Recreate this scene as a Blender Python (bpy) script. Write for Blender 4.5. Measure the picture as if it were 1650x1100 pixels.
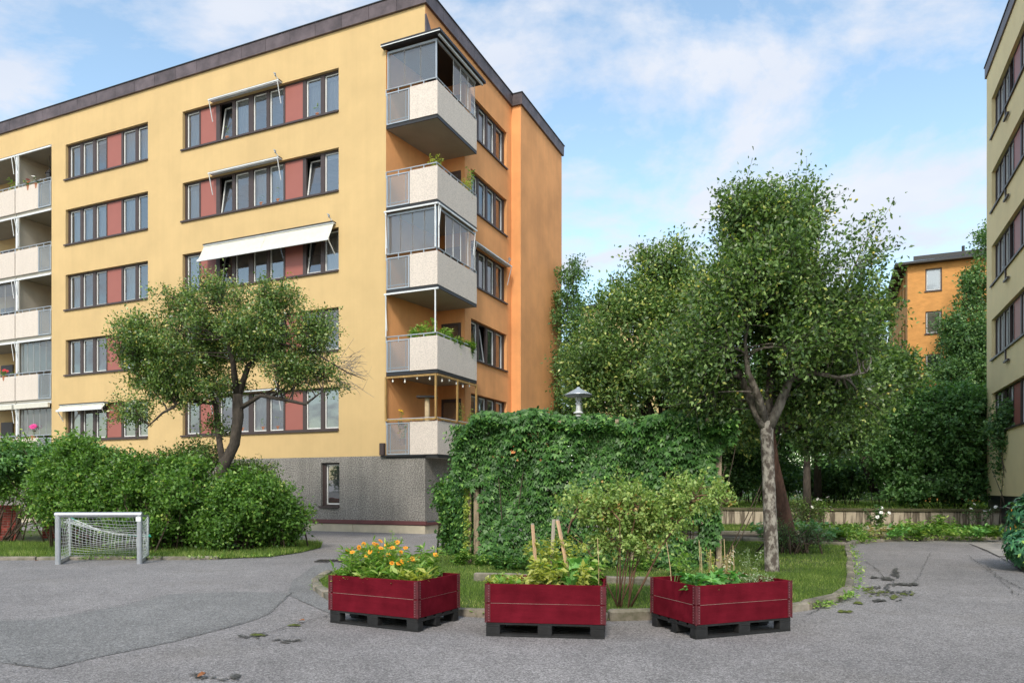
import bpy, math, random
import numpy as np
from mathutils import Vector, Matrix
S = bpy.context.scene
for o in list(bpy.data.objects): bpy.data.objects.remove(o)
COL = S.collection
random.seed(7)
PI = math.pi
R_ = math.radians

# ------------------------------------------------------------------ camera
FPX, CXP, HYP, CAMH = 1172.0, 825.0, 787.0, 1.5      # focal length / principal point measured on the 1650 px photo
cd = bpy.data.cameras.new('camera'); cam = bpy.data.objects.new('camera', cd); COL.objects.link(cam)
cam.location = (0, 0, CAMH); cam.rotation_euler = (R_(90), 0, 0)
cd.sensor_width = 36; cd.lens = 36 * FPX / 1650; cd.shift_y = (HYP - 550) / 1650
cd.clip_start = 0.05; cd.clip_end = 2000
S.camera = cam
S.render.resolution_x = 1024; S.render.resolution_y = 682
# ------------------------------------------------------------------ world + sun
SUN_EL, SUN_AZ = R_(42), R_(189)      # azimuth clockwise from +Y: behind the camera and to the left
w = bpy.data.worlds.new('World'); S.world = w; w.use_nodes = True
nt = w.node_tree; nt.nodes.clear()
def N(t, **k):
    n = nt.nodes.new(t)
    for a, b in k.items(): setattr(n, a, b)
    return n
sky = N('ShaderNodeTexSky', sky_type='NISHITA', sun_disc=False)
sky.sun_elevation = SUN_EL; sky.sun_rotation = SUN_AZ; sky.air_density = 1.0; sky.dust_density = 1.2; sky.ozone_density = 1.3
tc = N('ShaderNodeTexCoord'); sp = N('ShaderNodeSeparateXYZ'); nt.links.new(tc.outputs['Generated'], sp.inputs[0])
mx = N('ShaderNodeMath', operation='MAXIMUM'); nt.links.new(sp.outputs['Z'], mx.inputs[0]); mx.inputs[1].default_value = 0.0
ad = N('ShaderNodeMath', operation='ADD'); nt.links.new(mx.outputs[0], ad.inputs[0]); ad.inputs[1].default_value = 0.22
dx = N('ShaderNodeMath', operation='DIVIDE'); nt.links.new(sp.outputs['X'], dx.inputs[0]); nt.links.new(ad.outputs[0], dx.inputs[1])
dy = N('ShaderNodeMath', operation='DIVIDE'); nt.links.new(sp.outputs['Y'], dy.inputs[0]); nt.links.new(ad.outputs[0], dy.inputs[1])
cb = N('ShaderNodeCombineXYZ'); nt.links.new(dx.outputs[0], cb.inputs[0]); nt.links.new(dy.outputs[0], cb.inputs[1]); cb.inputs[2].default_value = 5.2
nz = N('ShaderNodeTexNoise'); nz.inputs['Scale'].default_value = 1.9; nz.inputs['Detail'].default_value = 8; nz.inputs['Roughness'].default_value = 0.60; nz.inputs['Distortion'].default_value = 0.25
nt.links.new(cb.outputs[0], nz.inputs['Vector'])
rp = N('ShaderNodeValToRGB'); rp.color_ramp.elements[0].position = 0.47; rp.color_ramp.elements[0].color = (0.0,)*3+(1,)
rp.color_ramp.elements[1].position = 0.58; rp.color_ramp.elements[1].color = (.92,)*3+(1,)
nt.links.new(nz.outputs['Fac'], rp.inputs[0])
nz2 = N('ShaderNodeTexNoise'); nz2.inputs['Scale'].default_value = 2.6; nz2.inputs['Detail'].default_value = 5
nt.links.new(cb.outputs[0], nz2.inputs['Vector'])
rc = N('ShaderNodeValToRGB'); rc.color_ramp.elements[0].position = .35; rc.color_ramp.elements[0].color = (2.6, 2.85, 3.35, 1)
rc.color_ramp.elements[1].position = .65; rc.color_ramp.elements[1].color = (3.15, 3.25, 3.5, 1)
nt.links.new(nz2.outputs['Fac'], rc.inputs[0])
tint = N('ShaderNodeMixRGB', blend_type='MULTIPLY'); tint.inputs[0].default_value = 1; tint.inputs[2].default_value = (1.22, 1.20, 1.04, 1)
nt.links.new(sky.outputs[0], tint.inputs[1])
mixc = N('ShaderNodeMixRGB'); nt.links.new(rp.outputs[0], mixc.inputs[0]); nt.links.new(tint.outputs[0], mixc.inputs[1]); nt.links.new(rc.outputs[0], mixc.inputs[2])
bg = N('ShaderNodeBackground'); bg.inputs['Strength'].default_value = 0.15; nt.links.new(mixc.outputs[0], bg.inputs[0])
out = N('ShaderNodeOutputWorld'); nt.links.new(bg.outputs[0], out.inputs[0])
sl = bpy.data.lights.new('sun', 'SUN'); so = bpy.data.objects.new('sun', sl); COL.objects.link(so)
sl.energy = 1.5; sl.angle = R_(10); sl.color = (1.0, .94, .84)
sd = Vector((math.sin(SUN_AZ) * math.cos(SUN_EL), math.cos(SUN_AZ) * math.cos(SUN_EL), math.sin(SUN_EL)))
so.rotation_euler = sd.to_track_quat('Z', 'Y').to_euler(); so.location = (0, 0, 60)
S.view_settings.view_transform = 'Standard'; S.view_settings.look = 'None'; S.view_settings.gamma = 1
S.view_settings.use_curve_mapping = False; S.view_settings.exposure = 0.92
S.render.engine = 'CYCLES'
S.cycles.max_bounces = 8; S.cycles.transparent_max_bounces = 16

# ------------------------------------------------------------------ materials
def mat(name, col, rough=.8, var=.0, vscale=3.0, bump=0.0, bscale=60.0, col2=None, metal=0.0, spec=.5, detail=4, stretch=None, var2=0.0, v2scale=.3, thr=(.35, .65), objvar=0.0, streak=0.0):
    m = bpy.data.materials.new(name); m.use_nodes = True; t = m.node_tree; b = t.nodes['Principled BSDF']
    b.inputs['Roughness'].default_value = rough; b.inputs['Metallic'].default_value = metal
    b.inputs['Specular IOR Level'].default_value = spec
    b.inputs['Base Color'].default_value = (*col, 1)
    tc = t.nodes.new('ShaderNodeTexCoord'); v = tc.outputs['Object']
    if stretch:
        mp = t.nodes.new('ShaderNodeMapping'); mp.inputs['Scale'].default_value = stretch; t.links.new(v, mp.inputs[0]); v = mp.outputs[0]
    if var or col2:
        n = t.nodes.new('ShaderNodeTexNoise'); n.inputs['Scale'].default_value = vscale; n.inputs['Detail'].default_value = detail; n.inputs['Roughness'].default_value = .6
        t.links.new(v, n.inputs['Vector'])
        r = t.nodes.new('ShaderNodeValToRGB'); t.links.new(n.outputs['Fac'], r.inputs[0])
        r.color_ramp.elements[0].position = thr[0]; r.color_ramp.elements[1].position = thr[1]
        if col2: c0, c1 = col2, col
        else: c0 = tuple(c * (1 - var) for c in col); c1 = tuple(min(1, c * (1 + var)) for c in col)
        r.color_ramp.elements[0].color = (*c0, 1); r.color_ramp.elements[1].color = (*c1, 1)
        last = r.outputs[0]
        if var2:
            n2 = t.nodes.new('ShaderNodeTexNoise'); n2.inputs['Scale'].default_value = v2scale; n2.inputs['Detail'].default_value = 6
            t.links.new(tc.outputs['Object'], n2.inputs['Vector'])
            mr = t.nodes.new('ShaderNodeMapRange'); mr.inputs[1].default_value = .3; mr.inputs[2].default_value = .7; mr.inputs[3].default_value = 1 - var2; mr.inputs[4].default_value = 1 + var2
            t.links.new(n2.outputs['Fac'], mr.inputs[0])
            vm = t.nodes.new('ShaderNodeVectorMath'); vm.operation = 'SCALE'; t.links.new(last, vm.inputs[0]); t.links.new(mr.outputs[0], vm.inputs['Scale']); last = vm.outputs[0]
        if streak:
            mp2 = t.nodes.new('ShaderNodeMapping'); mp2.inputs['Scale'].default_value = (2.6, 2.6, .09); t.links.new(tc.outputs['Object'], mp2.inputs[0])
            n3 = t.nodes.new('ShaderNodeTexNoise'); n3.inputs['Scale'].default_value = 1.6; n3.inputs['Detail'].default_value = 7; n3.inputs['Roughness'].default_value = .65; t.links.new(mp2.outputs[0], n3.inputs['Vector'])
            mr = t.nodes.new('ShaderNodeMapRange'); mr.inputs[1].default_value = .35; mr.inputs[2].default_value = .62; mr.inputs[3].default_value = 1-streak; mr.inputs[4].default_value = 1+streak*.3
            t.links.new(n3.outputs['Fac'], mr.inputs[0]); vm = t.nodes.new('ShaderNodeVectorMath'); vm.operation = 'SCALE'; t.links.new(last, vm.inputs[0]); t.links.new(mr.outputs[0], vm.inputs['Scale']); last = vm.outputs[0]
        if objvar:
            oi = t.nodes.new('ShaderNodeObjectInfo'); mr = t.nodes.new('ShaderNodeMapRange'); mr.inputs[3].default_value = 1-objvar; mr.inputs[4].default_value = 1+objvar
            t.links.new(oi.outputs['Random'], mr.inputs[0]); vm = t.nodes.new('ShaderNodeVectorMath'); vm.operation = 'SCALE'; t.links.new(last, vm.inputs[0]); t.links.new(mr.outputs[0], vm.inputs['Scale']); last = vm.outputs[0]
        t.links.new(last, b.inputs['Base Color'])
    if bump:
        n = t.nodes.new('ShaderNodeTexNoise'); n.inputs['Scale'].default_value = bscale; n.inputs['Detail'].default_value = 3
        t.links.new(v, n.inputs['Vector'])
        bp = t.nodes.new('ShaderNodeBump'); bp.inputs['Strength'].default_value = bump; bp.inputs['Distance'].default_value = .02
        t.links.new(n.outputs['Fac'], bp.inputs['Height']); t.links.new(bp.outputs[0], b.inputs['Normal'])
    return m
GAIN = 2.65
def leafmat(name, cols, rough=.45, trans=.3, spec=.4):
    m = bpy.data.materials.new(name); m.use_nodes = True; t = m.node_tree; b = t.nodes['Principled BSDF']
    a = t.nodes.new('ShaderNodeAttribute'); a.attribute_name = 'rnd'
    r = t.nodes.new('ShaderNodeValToRGB'); t.links.new(a.outputs['Fac'], r.inputs[0])
    el = r.color_ramp.elements
    el[0].position = 0; el[0].color = (*cols[0][1], 1); el[1].position = 1; el[1].color = (*cols[-1][1], 1)
    for p, c in cols[1:-1]:
        e = el.new(p); e.color = (*c, 1)
    t.links.new(r.outputs[0], b.inputs['Base Color']); b.inputs['Roughness'].default_value = rough
    b.inputs['Specular IOR Level'].default_value = spec
    for e_ in el: e_.color = tuple(min(.6, q*GAIN) for q in e_.color[:3])+(1,)
    tr = t.nodes.new('ShaderNodeBsdfTranslucent')
    g = t.nodes.new('ShaderNodeMixRGB'); g.blend_type = 'MULTIPLY'; g.inputs[0].default_value = 1; g.inputs[2].default_value = (1.5, 1.6, .6, 1)
    t.links.new(r.outputs[0], g.inputs[1]); t.links.new(g.outputs[0], tr.inputs[0])
    mx = t.nodes.new('ShaderNodeMixShader'); mx.inputs[0].default_value = trans
    t.links.new(b.outputs[0], mx.inputs[1]); t.links.new(tr.outputs[0], mx.inputs[2])
    t.links.new(mx.outputs[0], t.nodes['Material Output'].inputs[0])
    return m
def glassmat(name, ior=2.2, tint=(.82, .88, .9), haze=0.0, hazecol=(.6, .65, .68)):
    m = bpy.data.materials.new(name); m.use_nodes = True; t = m.node_tree; t.nodes.clear()
    o = t.nodes.new('ShaderNodeOutputMaterial'); f = t.nodes.new('ShaderNodeFresnel'); f.inputs[0].default_value = ior
    tr = t.nodes.new('ShaderNodeBsdfTransparent'); tr.inputs[0].default_value = (*tint, 1)
    gl = t.nodes.new('ShaderNodeBsdfGlossy'); gl.inputs['Roughness'].default_value = .015
    n = t.nodes.new('ShaderNodeTexNoise'); n.inputs['Scale'].default_value = 1.3; tc = t.nodes.new('ShaderNodeTexCoord'); t.links.new(tc.outputs['Object'], n.inputs[0])
    bp = t.nodes.new('ShaderNodeBump'); bp.inputs['Strength'].default_value = .06; bp.inputs['Distance'].default_value = .05; t.links.new(n.outputs[0], bp.inputs['Height']); t.links.new(bp.outputs[0], gl.inputs['Normal'])
    s1 = tr.outputs[0]
    if haze:
        df = t.nodes.new('ShaderNodeBsdfDiffuse'); df.inputs[0].default_value = (*hazecol, 1)
        m1 = t.nodes.new('ShaderNodeMixShader'); m1.inputs[0].default_value = haze; t.links.new(tr.outputs[0], m1.inputs[1]); t.links.new(df.outputs[0], m1.inputs[2]); s1 = m1.outputs[0]
    mx = t.nodes.new('ShaderNodeMixShader'); t.links.new(f.outputs[0], mx.inputs[0]); t.links.new(s1, mx.inputs[1]); t.links.new(gl.outputs[0], mx.inputs[2])
    t.links.new(mx.outputs[0], o.inputs[0]); return m

YEL = mat('yellow_render', (.60, .425, .200), .9, var=.045, vscale=.9, bump=.25, bscale=55, var2=.04, v2scale=.18, streak=.028)
YEL2 = mat('ochre_yellow_render', (.86, .69, .38), .9, var=.04, vscale=.9, bump=.25, bscale=55, var2=.05, v2scale=.2)
ORA = mat('orange_render', (.76, .35, .135), .9, var=.07, vscale=.7, bump=.3, bscale=50, var2=.07, v2scale=.35, streak=.05)
ORA2 = mat('rough_orange_render', (.60, .285, .085), .95, var=.10, vscale=2.0, bump=.8, bscale=9, stretch=(1, 1, 2.2))
GRY = mat('grey_roughcast', (.235, .22, .198), .95, var=.55, vscale=26, bump=1.0, bscale=42, var2=.16, v2scale=.9, detail=2, streak=.12)
BASE = mat('beige_base_stone', (.50, .44, .33), .85, var=.12, vscale=2.0, bump=.2, bscale=30)
MAR = mat('maroon_metal', (.13, .045, .045), .45, var=.12, vscale=2.5)
BRN = mat('brown_frame_paint', (.055, .036, .033), .5, var=.08, vscale=4)
COP = mat('aged_copper_sheet', (.115, .088, .092), .5, objvar=.10, var=.28, vscale=2.2, metal=.3, bump=.1, bscale=8, var2=.15, v2scale=1.0)
BLK = mat('black_metal', (.02, .02, .022), .5)
PNL = mat('red_brown_panel', (.32, .105, .082), .55, var=.03, vscale=1.5)
WHT = mat('white_sash_paint', (.72, .72, .70), .5)
CRT = mat('pale_curtain_cloth', (.68, .70, .72), .9, var=.12, vscale=5, stretch=(6, 6, .2))
BAMB = mat('bamboo_blind', (.45, .32, .14), .9, var=.2, vscale=12, stretch=(1, 1, 8))
ROOMM = mat('room_wall_paint', (.30, .29, .27), .9, var=.3, vscale=1.2)
GLS = glassmat('window_glass', 3.1, (.90, .94, .95), haze=.06, hazecol=(.5, .55, .6))  # blue-grey haze colour paints part of the sky reflection into the panes
BGL = glassmat('balcony_glass', 2.2, (.90, .95, .95), .09, (.75, .8, .82))  # pale haze colour stands in for sky reflected by the balcony glazing
SCR = glassmat('grey_screen', 1.3, (.75, .79, .82), .32, (.46, .50, .53))
PEB = mat('pale_pebble_panel', (.60, .53, .465), .85, var=.2, vscale=38, bump=.35, bscale=60, detail=2, thr=(.3, .6), streak=.04, objvar=.03)
SOF = mat('soffit_paint', (.33, .31, .26), .9, var=.06, vscale=1.5)
ALU = mat('grey_painted_steel', (.40, .44, .48), .4, var=.06, metal=.3)
GALU = mat('brushed_aluminium', (.52, .54, .58), .38, var=.05, vscale=9, metal=.75)
WAL = mat('white_aluminium', (.70, .72, .72), .4, var=.05)
AWN = mat('cream_awning_cloth', (.62, .60, .52), .9, var=.05, vscale=6)
WOODF = mat('varnished_pine', (.36, .22, .07), .6, var=.25, vscale=5, stretch=(3, 3, .6))
def boardmat(name, c, var=.10):
    return mat(name, c, .7, var=var, vscale=3.2, bump=.12, bscale=18, stretch=(1, 3, 4), var2=.22, v2scale=5.0, spec=.02, objvar=.10)
RED = boardmat('dark_red_paint', (.125, .0085, .0165))
PALM = mat('black_pallet_paint', (.0115, .0115, .012), .8, objvar=.3, var=.5, vscale=7, bump=.35, bscale=22)
STEELR = mat('painted_hinge', (.10, .012, .018), .5, var=.3, vscale=30)
SCREW = mat('worn_screw_head', (.22, .10, .11), .5)
SOIL = mat('potting_soil', (.045, .030, .020), 1, var=.5, vscale=20, bump=1, bscale=30)
SOILG = mat('bare_earth', (.085, .065, .042), 1, var=.4, vscale=6, bump=.8, bscale=20)
STK = mat('new_softwood', (.56, .36, .22), .7, var=.15, vscale=6, stretch=(6, 6, .8))
STK2 = mat('weathered_softwood', (.36, .31, .26), .8, var=.2, vscale=6, stretch=(6, 6, .8))
POSTM = mat('weathered_post_wood', (.30, .235, .16), .85, var=.3, vscale=7, bump=.3, bscale=20, stretch=(5, 5, .6))
BAM = mat('bamboo_cane', (.46, .34, .18), .6, var=.2, vscale=10)
BARK = mat('lichen_bark', (.33, .30, .255), .95, bump=1.0, bscale=26, col2=(.085, .068, .055), vscale=12, detail=8, stretch=(1, 1, .6), thr=(.44, .58))
BARKL = mat('limb_bark', (.25, .22, .185), .95, bump=.9, bscale=26, col2=(.08, .065, .052), vscale=12, detail=6, stretch=(1, 1, .45), thr=(.38, .62))
BARKD = mat('dark_bark', (.060, .048, .038), .95, bump=.9, bscale=20, var=.4, vscale=9, stretch=(1, 1, .4))
BARKR = mat('reddish_bark', (.13, .065, .042), .95, bump=.9, bscale=20, var=.4, vscale=9, stretch=(1, 1, .4))
DEAD = mat('bare_wood', (.30, .26, .22), .9, var=.3, vscale=8, stretch=(1, 1, .3))
CANE = mat('rose_cane_bark', (.16, .085, .05), .8, var=.3, vscale=8)
TWIG = mat('twig_bark', (.085, .062, .042), .9, var=.3, vscale=6)
KERB = mat('old_kerb_stone', (.27, .235, .19), .9, bump=.6, bscale=24, col2=(.12, .115, .075), vscale=5, detail=6, objvar=.15)
CONC = mat('stained_concrete', (.47, .40, .30), .9, bump=.4, bscale=20, col2=(.13, .105, .075), vscale=3.2, detail=6, stretch=(2.6, 2.6, .22), thr=(.42, .55))
CAPM = mat('mossy_capstone', (.12, .105, .06), .95, bump=.7, bscale=20, col2=(.05, .055, .02), vscale=5)
BRK = mat('red_brick', (.30, .060, .045), .9, objvar=.35, var=.35, vscale=7, bump=.5, bscale=40)
MORT = mat('pale_mortar', (.42, .36, .31), .95, var=.25, vscale=10, bump=.4, bscale=50)
MOSS = mat('moss', (.085, .105, .018), 1, var=.45, vscale=22, bump=.8, bscale=50)
DAMP = mat('damp_asphalt', (.085, .082, .072), .7, var=.5, vscale=20, bump=.4, bscale=80)
CRACK = mat('crack_dirt', (.045, .043, .036), 1, var=.5, vscale=20)
SLAB = mat('pale_paving_slab', (.30, .28, .255), .9, var=.12, vscale=3, bump=.3, bscale=60)
GRU = mat('turf_ground', (.055, .075, .018), 1, var=.4, vscale=9, bump=.8, bscale=50, var2=.3, v2scale=.8)
ROP = mat('turquoise_rope', (.05, .42, .32), .7)
NET = mat('white_net_cord', (.70, .72, .70), .8)
PINK = mat('pink_petal', (.70, .16, .22), .6, var=.2, vscale=30)
MAGN = mat('magenta_petal', (.65, .05, .25), .6, var=.2, vscale=30)
WFL = mat('white_petal', (.85, .84, .80), .6)
REDF = mat('red_petal', (.60, .02, .03), .6, var=.2, vscale=30)
ORF = mat('orange_petal', (.90, .30, .012), .6, col2=(.95, .42, .03), vscale=18)
YFL = mat('yellow_petal', (.85, .55, .02), .6)
FCTR = mat('flower_disc', (.32, .10, .015), .9)
STEM = mat('green_stem', (.14, .22, .05), .6, var=.2, vscale=8)
CRT2 = mat('cat_post_rope', (.55, .43, .26), .9, var=.2, vscale=10)
BULB = mat('clear_bulb', (.8, .78, .7), .15)
TYRE = mat('black_tyre', (.02, .02, .02), .8)
TAN = mat('tan_sidewall', (.45, .22, .09), .8)
LEAFB = mat('dry_leaf', (.32, .12, .04), .8, var=.3, vscale=20)
APPLE = mat('yellow_green_apple', (.45, .40, .05), .4)

# asphalt: pale worn aggregate
def asphalt(name, base, tint):
    m = bpy.data.materials.new(name); m.use_nodes = True; t = m.node_tree; b = t.nodes['Principled BSDF']; b.inputs['Roughness'].default_value = .88
    tc = t.nodes.new('ShaderNodeTexCoord'); v = tc.outputs['Object']
    def noise(s, d=2, r=.5):
        n = t.nodes.new('ShaderNodeTexNoise'); n.inputs['Scale'].default_value = s; n.inputs['Detail'].default_value = d; n.inputs['Roughness'].default_value = r; t.links.new(v, n.inputs[0]); return n.outputs['Fac']
    vo = t.nodes.new('ShaderNodeTexVoronoi'); vo.inputs['Scale'].default_value = 95; t.links.new(v, vo.inputs['Vector'])
    r = t.nodes.new('ShaderNodeValToRGB'); e = r.color_ramp.elements
    e[0].position = 0; e[0].color = (*[base * .5 * c for c in tint], 1); e[1].position = 1; e[1].color = (*[base * 1.85 * c for c in tint], 1)
    x = e.new(.45); x.color = (*[base * c for c in tint], 1)
    x = e.new(.72); x.color = (*[base * 1.3 * c for c in tint], 1)
    sep = t.nodes.new('ShaderNodeSeparateColor'); t.links.new(vo.outputs['Color'], sep.inputs[0]); t.links.new(sep.outputs[0], r.inputs[0])
    def scale(col, fac, lo, hi, a=.3, z=.7):
        mr = t.nodes.new('ShaderNodeMapRange'); mr.inputs[1].default_value = a; mr.inputs[2].default_value = z; mr.inputs[3].default_value = lo; mr.inputs[4].default_value = hi
        t.links.new(fac, mr.inputs[0]); vm = t.nodes.new('ShaderNodeVectorMath'); vm.operation = 'SCALE'; t.links.new(col, vm.inputs[0]); t.links.new(mr.outputs[0], vm.inputs['Scale']); return vm.outputs[0]
    c = scale(r.outputs[0], noise(.28, 6, .6), .78, 1.2)
    c = scale(c, noise(2.3, 5, .65), .88, 1.12)
    c = scale(c, noise(16, 3), .86, 1.12)
    n = t.nodes.new('ShaderNodeTexNoise'); n.inputs['Scale'].default_value = .55; n.inputs['Detail'].default_value = 6
    t.links.new(v, n.inputs[0])
    mr = t.nodes.new('ShaderNodeMapRange'); mr.inputs[1].default_value = .55; mr.inputs[2].default_value = .72; t.links.new(n.outputs['Fac'], mr.inputs[0])
    ms = t.nodes.new('ShaderNodeMath'); ms.operation = 'MULTIPLY'; ms.inputs[1].default_value = .22; t.links.new(mr.outputs[0], ms.inputs[0])
    mix = t.nodes.new('ShaderNodeMixRGB'); mix.inputs[2].default_value = (.12, .10, .07, 1); t.links.new(ms.outputs[0], mix.inputs[0]); t.links.new(c, mix.inputs[1])
    t.links.new(mix.outputs[0], b.inputs['Base Color'])
    bp = t.nodes.new('ShaderNodeBump'); bp.inputs['Strength'].default_value = .55; bp.inputs['Distance'].default_value = .006
    t.links.new(vo.outputs['Distance'], bp.inputs['Height']); t.links.new(bp.outputs[0], b.inputs['Normal'])
    return m
ASP = asphalt('worn_asphalt', .198, (1.05, .985, .96))
ASP2 = asphalt('darker_asphalt', .166, (1.01, .99, .96))

G_APPLE = leafmat('orchard_leaf', [(0, (.016, .034, .010)), (.4, (.036, .066, .016)), (.72, (.062, .102, .026)), (.95, (.11, .155, .05)), (1, (.20, .21, .06))], rough=.38, spec=.55)
G_CRAB = leafmat('crab_leaf', [(0, (.014, .030, .009)), (.4, (.036, .066, .016)), (.78, (.070, .112, .028)), (.97, (.14, .18, .06)), (1, (.20, .18, .05))], rough=.38, spec=.6)
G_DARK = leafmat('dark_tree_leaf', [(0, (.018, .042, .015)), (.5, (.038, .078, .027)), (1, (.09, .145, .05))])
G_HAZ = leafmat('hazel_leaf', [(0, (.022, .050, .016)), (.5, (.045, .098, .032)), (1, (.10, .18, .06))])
G_BUSH = leafmat('shrub_leaf', [(0, (.022, .050, .009)), (.5, (.044, .092, .016)), (.85, (.080, .142, .027)), (1, (.19, .24, .06))], trans=.35)
G_CREEP = leafmat('creeper_leaf', [(0, (.010, .030, .007)), (.5, (.022, .058, .012)), (.85, (.040, .092, .020)), (1, (.12, .20, .05))], rough=.42, trans=.2, spec=.35)
G_CREEPY = leafmat('yellowing_creeper_leaf', [(0, (.05, .09, .015)), (1, (.20, .22, .04))])
G_ROSE = leafmat('rose_leaf', [(0, (.05, .085, .020)), (.5, (.11, .16, .042)), (.94, (.20, .25, .08)), (1, (.30, .14, .05))])
G_VEG = leafmat('bed_leaf', [(0, (.042, .09, .016)), (.5, (.085, .155, .030)), (1, (.19, .26, .075))], trans=.35)
G_YEL = leafmat('yellowing_leaf', [(0, (.09, .11, .025)), (.5, (.19, .20, .045)), (1, (.34, .30, .09))], trans=.35)
G_BEAN = leafmat('bean_leaf', [(0, (.028, .075, .018)), (.6, (.05, .135, .032)), (1, (.11, .21, .06))], trans=.3)
G_SAGE = leafmat('grey_herb_leaf', [(0, (.12, .17, .09)), (1, (.28, .34, .20))])
G_DRY = leafmat('dry_plant_leaf', [(0, (.20, .15, .07)), (1, (.42, .34, .20))])
G_RHODO = leafmat('rhododendron_leaf', [(0, (.010, .040, .018)), (.6, (.022, .075, .034)), (.92, (.05, .13, .05)), (1, (.16, .30, .04))], rough=.3, trans=.12, spec=.6)
G_HOSTA = leafmat('hosta_leaf', [(0, (.035, .09, .035)), (.7, (.08, .17, .07)), (1, (.30, .36, .20))])
G_GRASS = leafmat('grass_blade', [(0, (.024, .042, .008)), (.5, (.045, .078, .013)), (.85, (.10, .142, .026)), (1, (.24, .25, .09))], rough=.6, trans=.35)

# ------------------------------------------------------------------ mesh helpers
class MB:
    def __init__(s): s.v = []; s.f = []; s.m = []
    def quad(s, a, b, c, d, m=0):
        i = len(s.v); s.v += [a, b, c, d]; s.f.append((i, i+1, i+2, i+3)); s.m.append(m); return s
    def poly(s, pts, m=0):
        i = len(s.v); s.v += list(pts); s.f.append(tuple(range(i, i+len(pts)))); s.m.append(m); return s
    def box(s, x0, x1, y0, y1, z0, z1, m=0):
        i = len(s.v); s.v += [(x, y, z) for z in (z0, z1) for y in (y0, y1) for x in (x0, x1)]
        for f in ((0,2,3,1),(4,5,7,6),(0,1,5,4),(2,6,7,3),(0,4,6,2),(1,3,7,5)): s.f.append(tuple(i+k for k in f)); s.m.append(m)
        return s
    def cbox(s, x0, x1, y0, y1, z0, z1, c=.01, m=0):      # box with chamfered vertical + top edges
        i = len(s.v)
        def ring(z, d):
            return [(x0+d+c, y0+d, z), (x1-d-c, y0+d, z), (x1-d, y0+d+c, z), (x1-d, y1-d-c, z), (x1-d-c, y1-d, z), (x0+d+c, y1-d, z), (x0+d, y1-d-c, z), (x0+d, y0+d+c, z)]
        s.v += ring(z0, 0) + ring(z1-c, 0) + ring(z1, c)
        for a in (0, 8):
            for k in range(8): s.f.append((i+a+k, i+a+(k+1)%8, i+a+8+(k+1)%8, i+a+8+k)); s.m.append(m)
        s.f.append(tuple(i+16+k for k in range(8))); s.m.append(m); s.f.append(tuple(i+7-k for k in range(8))); s.m.append(m)
        return s
    def tube(s, pts, r, n=8, m=0, caps=True):
        pts = [Vector(p) for p in pts]; rs = r if isinstance(r, (list, tuple)) else [r]*len(pts)
        i0 = len(s.v); prev = None
        for k, p in enumerate(pts):
            t = (pts[min(k+1, len(pts)-1)] - pts[max(k-1, 0)]).normalized()
            if prev is None:
                u = t.cross(Vector((0, 0, 1)));  u = u.normalized() if u.length > .05 else t.cross(Vector((1, 0, 0))).normalized()
            else:
                u = prev - t * prev.dot(t); u.normalize()
            prev = u; w_ = t.cross(u)
            for j in range(n):
                a = 2*PI*j/n; s.v.append(tuple(p + (u*math.cos(a) + w_*math.sin(a)) * rs[k]))
        for k in range(len(pts)-1):
            for j in range(n):
                a = i0+k*n+j; b = i0+k*n+(j+1) % n; s.f.append((a, b, b+n, a+n)); s.m.append(m)
        if caps:
            s.f.append(tuple(i0+n-1-j for j in range(n))); s.m.append(m)
            e = i0+(len(pts)-1)*n; s.f.append(tuple(e+j for j in range(n))); s.m.append(m)
        return s
    def bar(s, a, b, w1, w2, m=0):       # rectangular bar between two points
        a = Vector(a); b = Vector(b); t = (b-a).normalized(); u = t.cross(Vector((0, 0, 1)))
        u = u.normalized() if u.length > .05 else Vector((1, 0, 0)); w_ = t.cross(u)
        i = len(s.v)
        for p in (a, b):
            for su, sw in ((-1,-1),(1,-1),(1,1),(-1,1)): s.v.append(tuple(p + u*su*w1/2 + w_*sw*w2/2))
        for f in ((0,3,2,1),(4,5,6,7),(0,1,5,4),(1,2,6,5),(2,3,7,6),(3,0,4,7)): s.f.append(tuple(i+k for k in f)); s.m.append(m)
        return s
    def lathe(s, prof, c=(0, 0, 0), n=16, m=0):
        i0 = len(s.v)
        for r, z in prof:
            for j in range(n): a = 2*PI*j/n; s.v.append((c[0]+r*math.cos(a), c[1]+r*math.sin(a), c[2]+z))
        for k in range(len(prof)-1):
            for j in range(n): a = i0+k*n+j; b = i0+k*n+(j+1) % n; s.f.append((a, b, b+n, a+n)); s.m.append(m)
        return s
    def build(s, name, mats, parent=None, loc=(0, 0, 0), rotz=0, smooth=False):
        me = bpy.data.meshes.new(name); me.from_pydata(s.v, [], s.f)
        if not isinstance(mats, (list, tuple)): mats = [mats]
        for q in mats: me.materials.append(q)
        if len(mats) > 1: me.polygons.foreach_set('material_index', s.m)
        if smooth: me.polygons.foreach_set('use_smooth', [True]*len(me.polygons))
        me.update(); return link(name, me, parent, loc, rotz)
def link(name, me, parent=None, loc=(0, 0, 0), rotz=0):
    o = bpy.data.objects.new(name, me); COL.objects.link(o); o.location = loc; o.rotation_euler = (0, 0, rotz); o.parent = parent; return o
def thing(name, label, cat, loc=(0, 0, 0), rotz=0, group=None):
    o = link(name, None, None, loc, rotz); return tag(o, label, cat, group)
def tag(o, label, cat, group=None, kind=None):
    o['label'] = label; o['category'] = cat
    if group: o['group'] = group
    if kind: o['kind'] = kind
    return o
def struct(o, label=None): o['kind'] = 'structure'; 
def copy_tree(o, loc=None, rotz=None, label=None, parent=None):
    c = o.copy(); COL.objects.link(c); c.parent = parent
    if loc is not None: c.location = loc
    if rotz is not None: c.rotation_euler = (0, 0, rotz)
    if label: c['label'] = label
    for ch in list(o.children): copy_tree(ch, parent=c)
    return c
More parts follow.
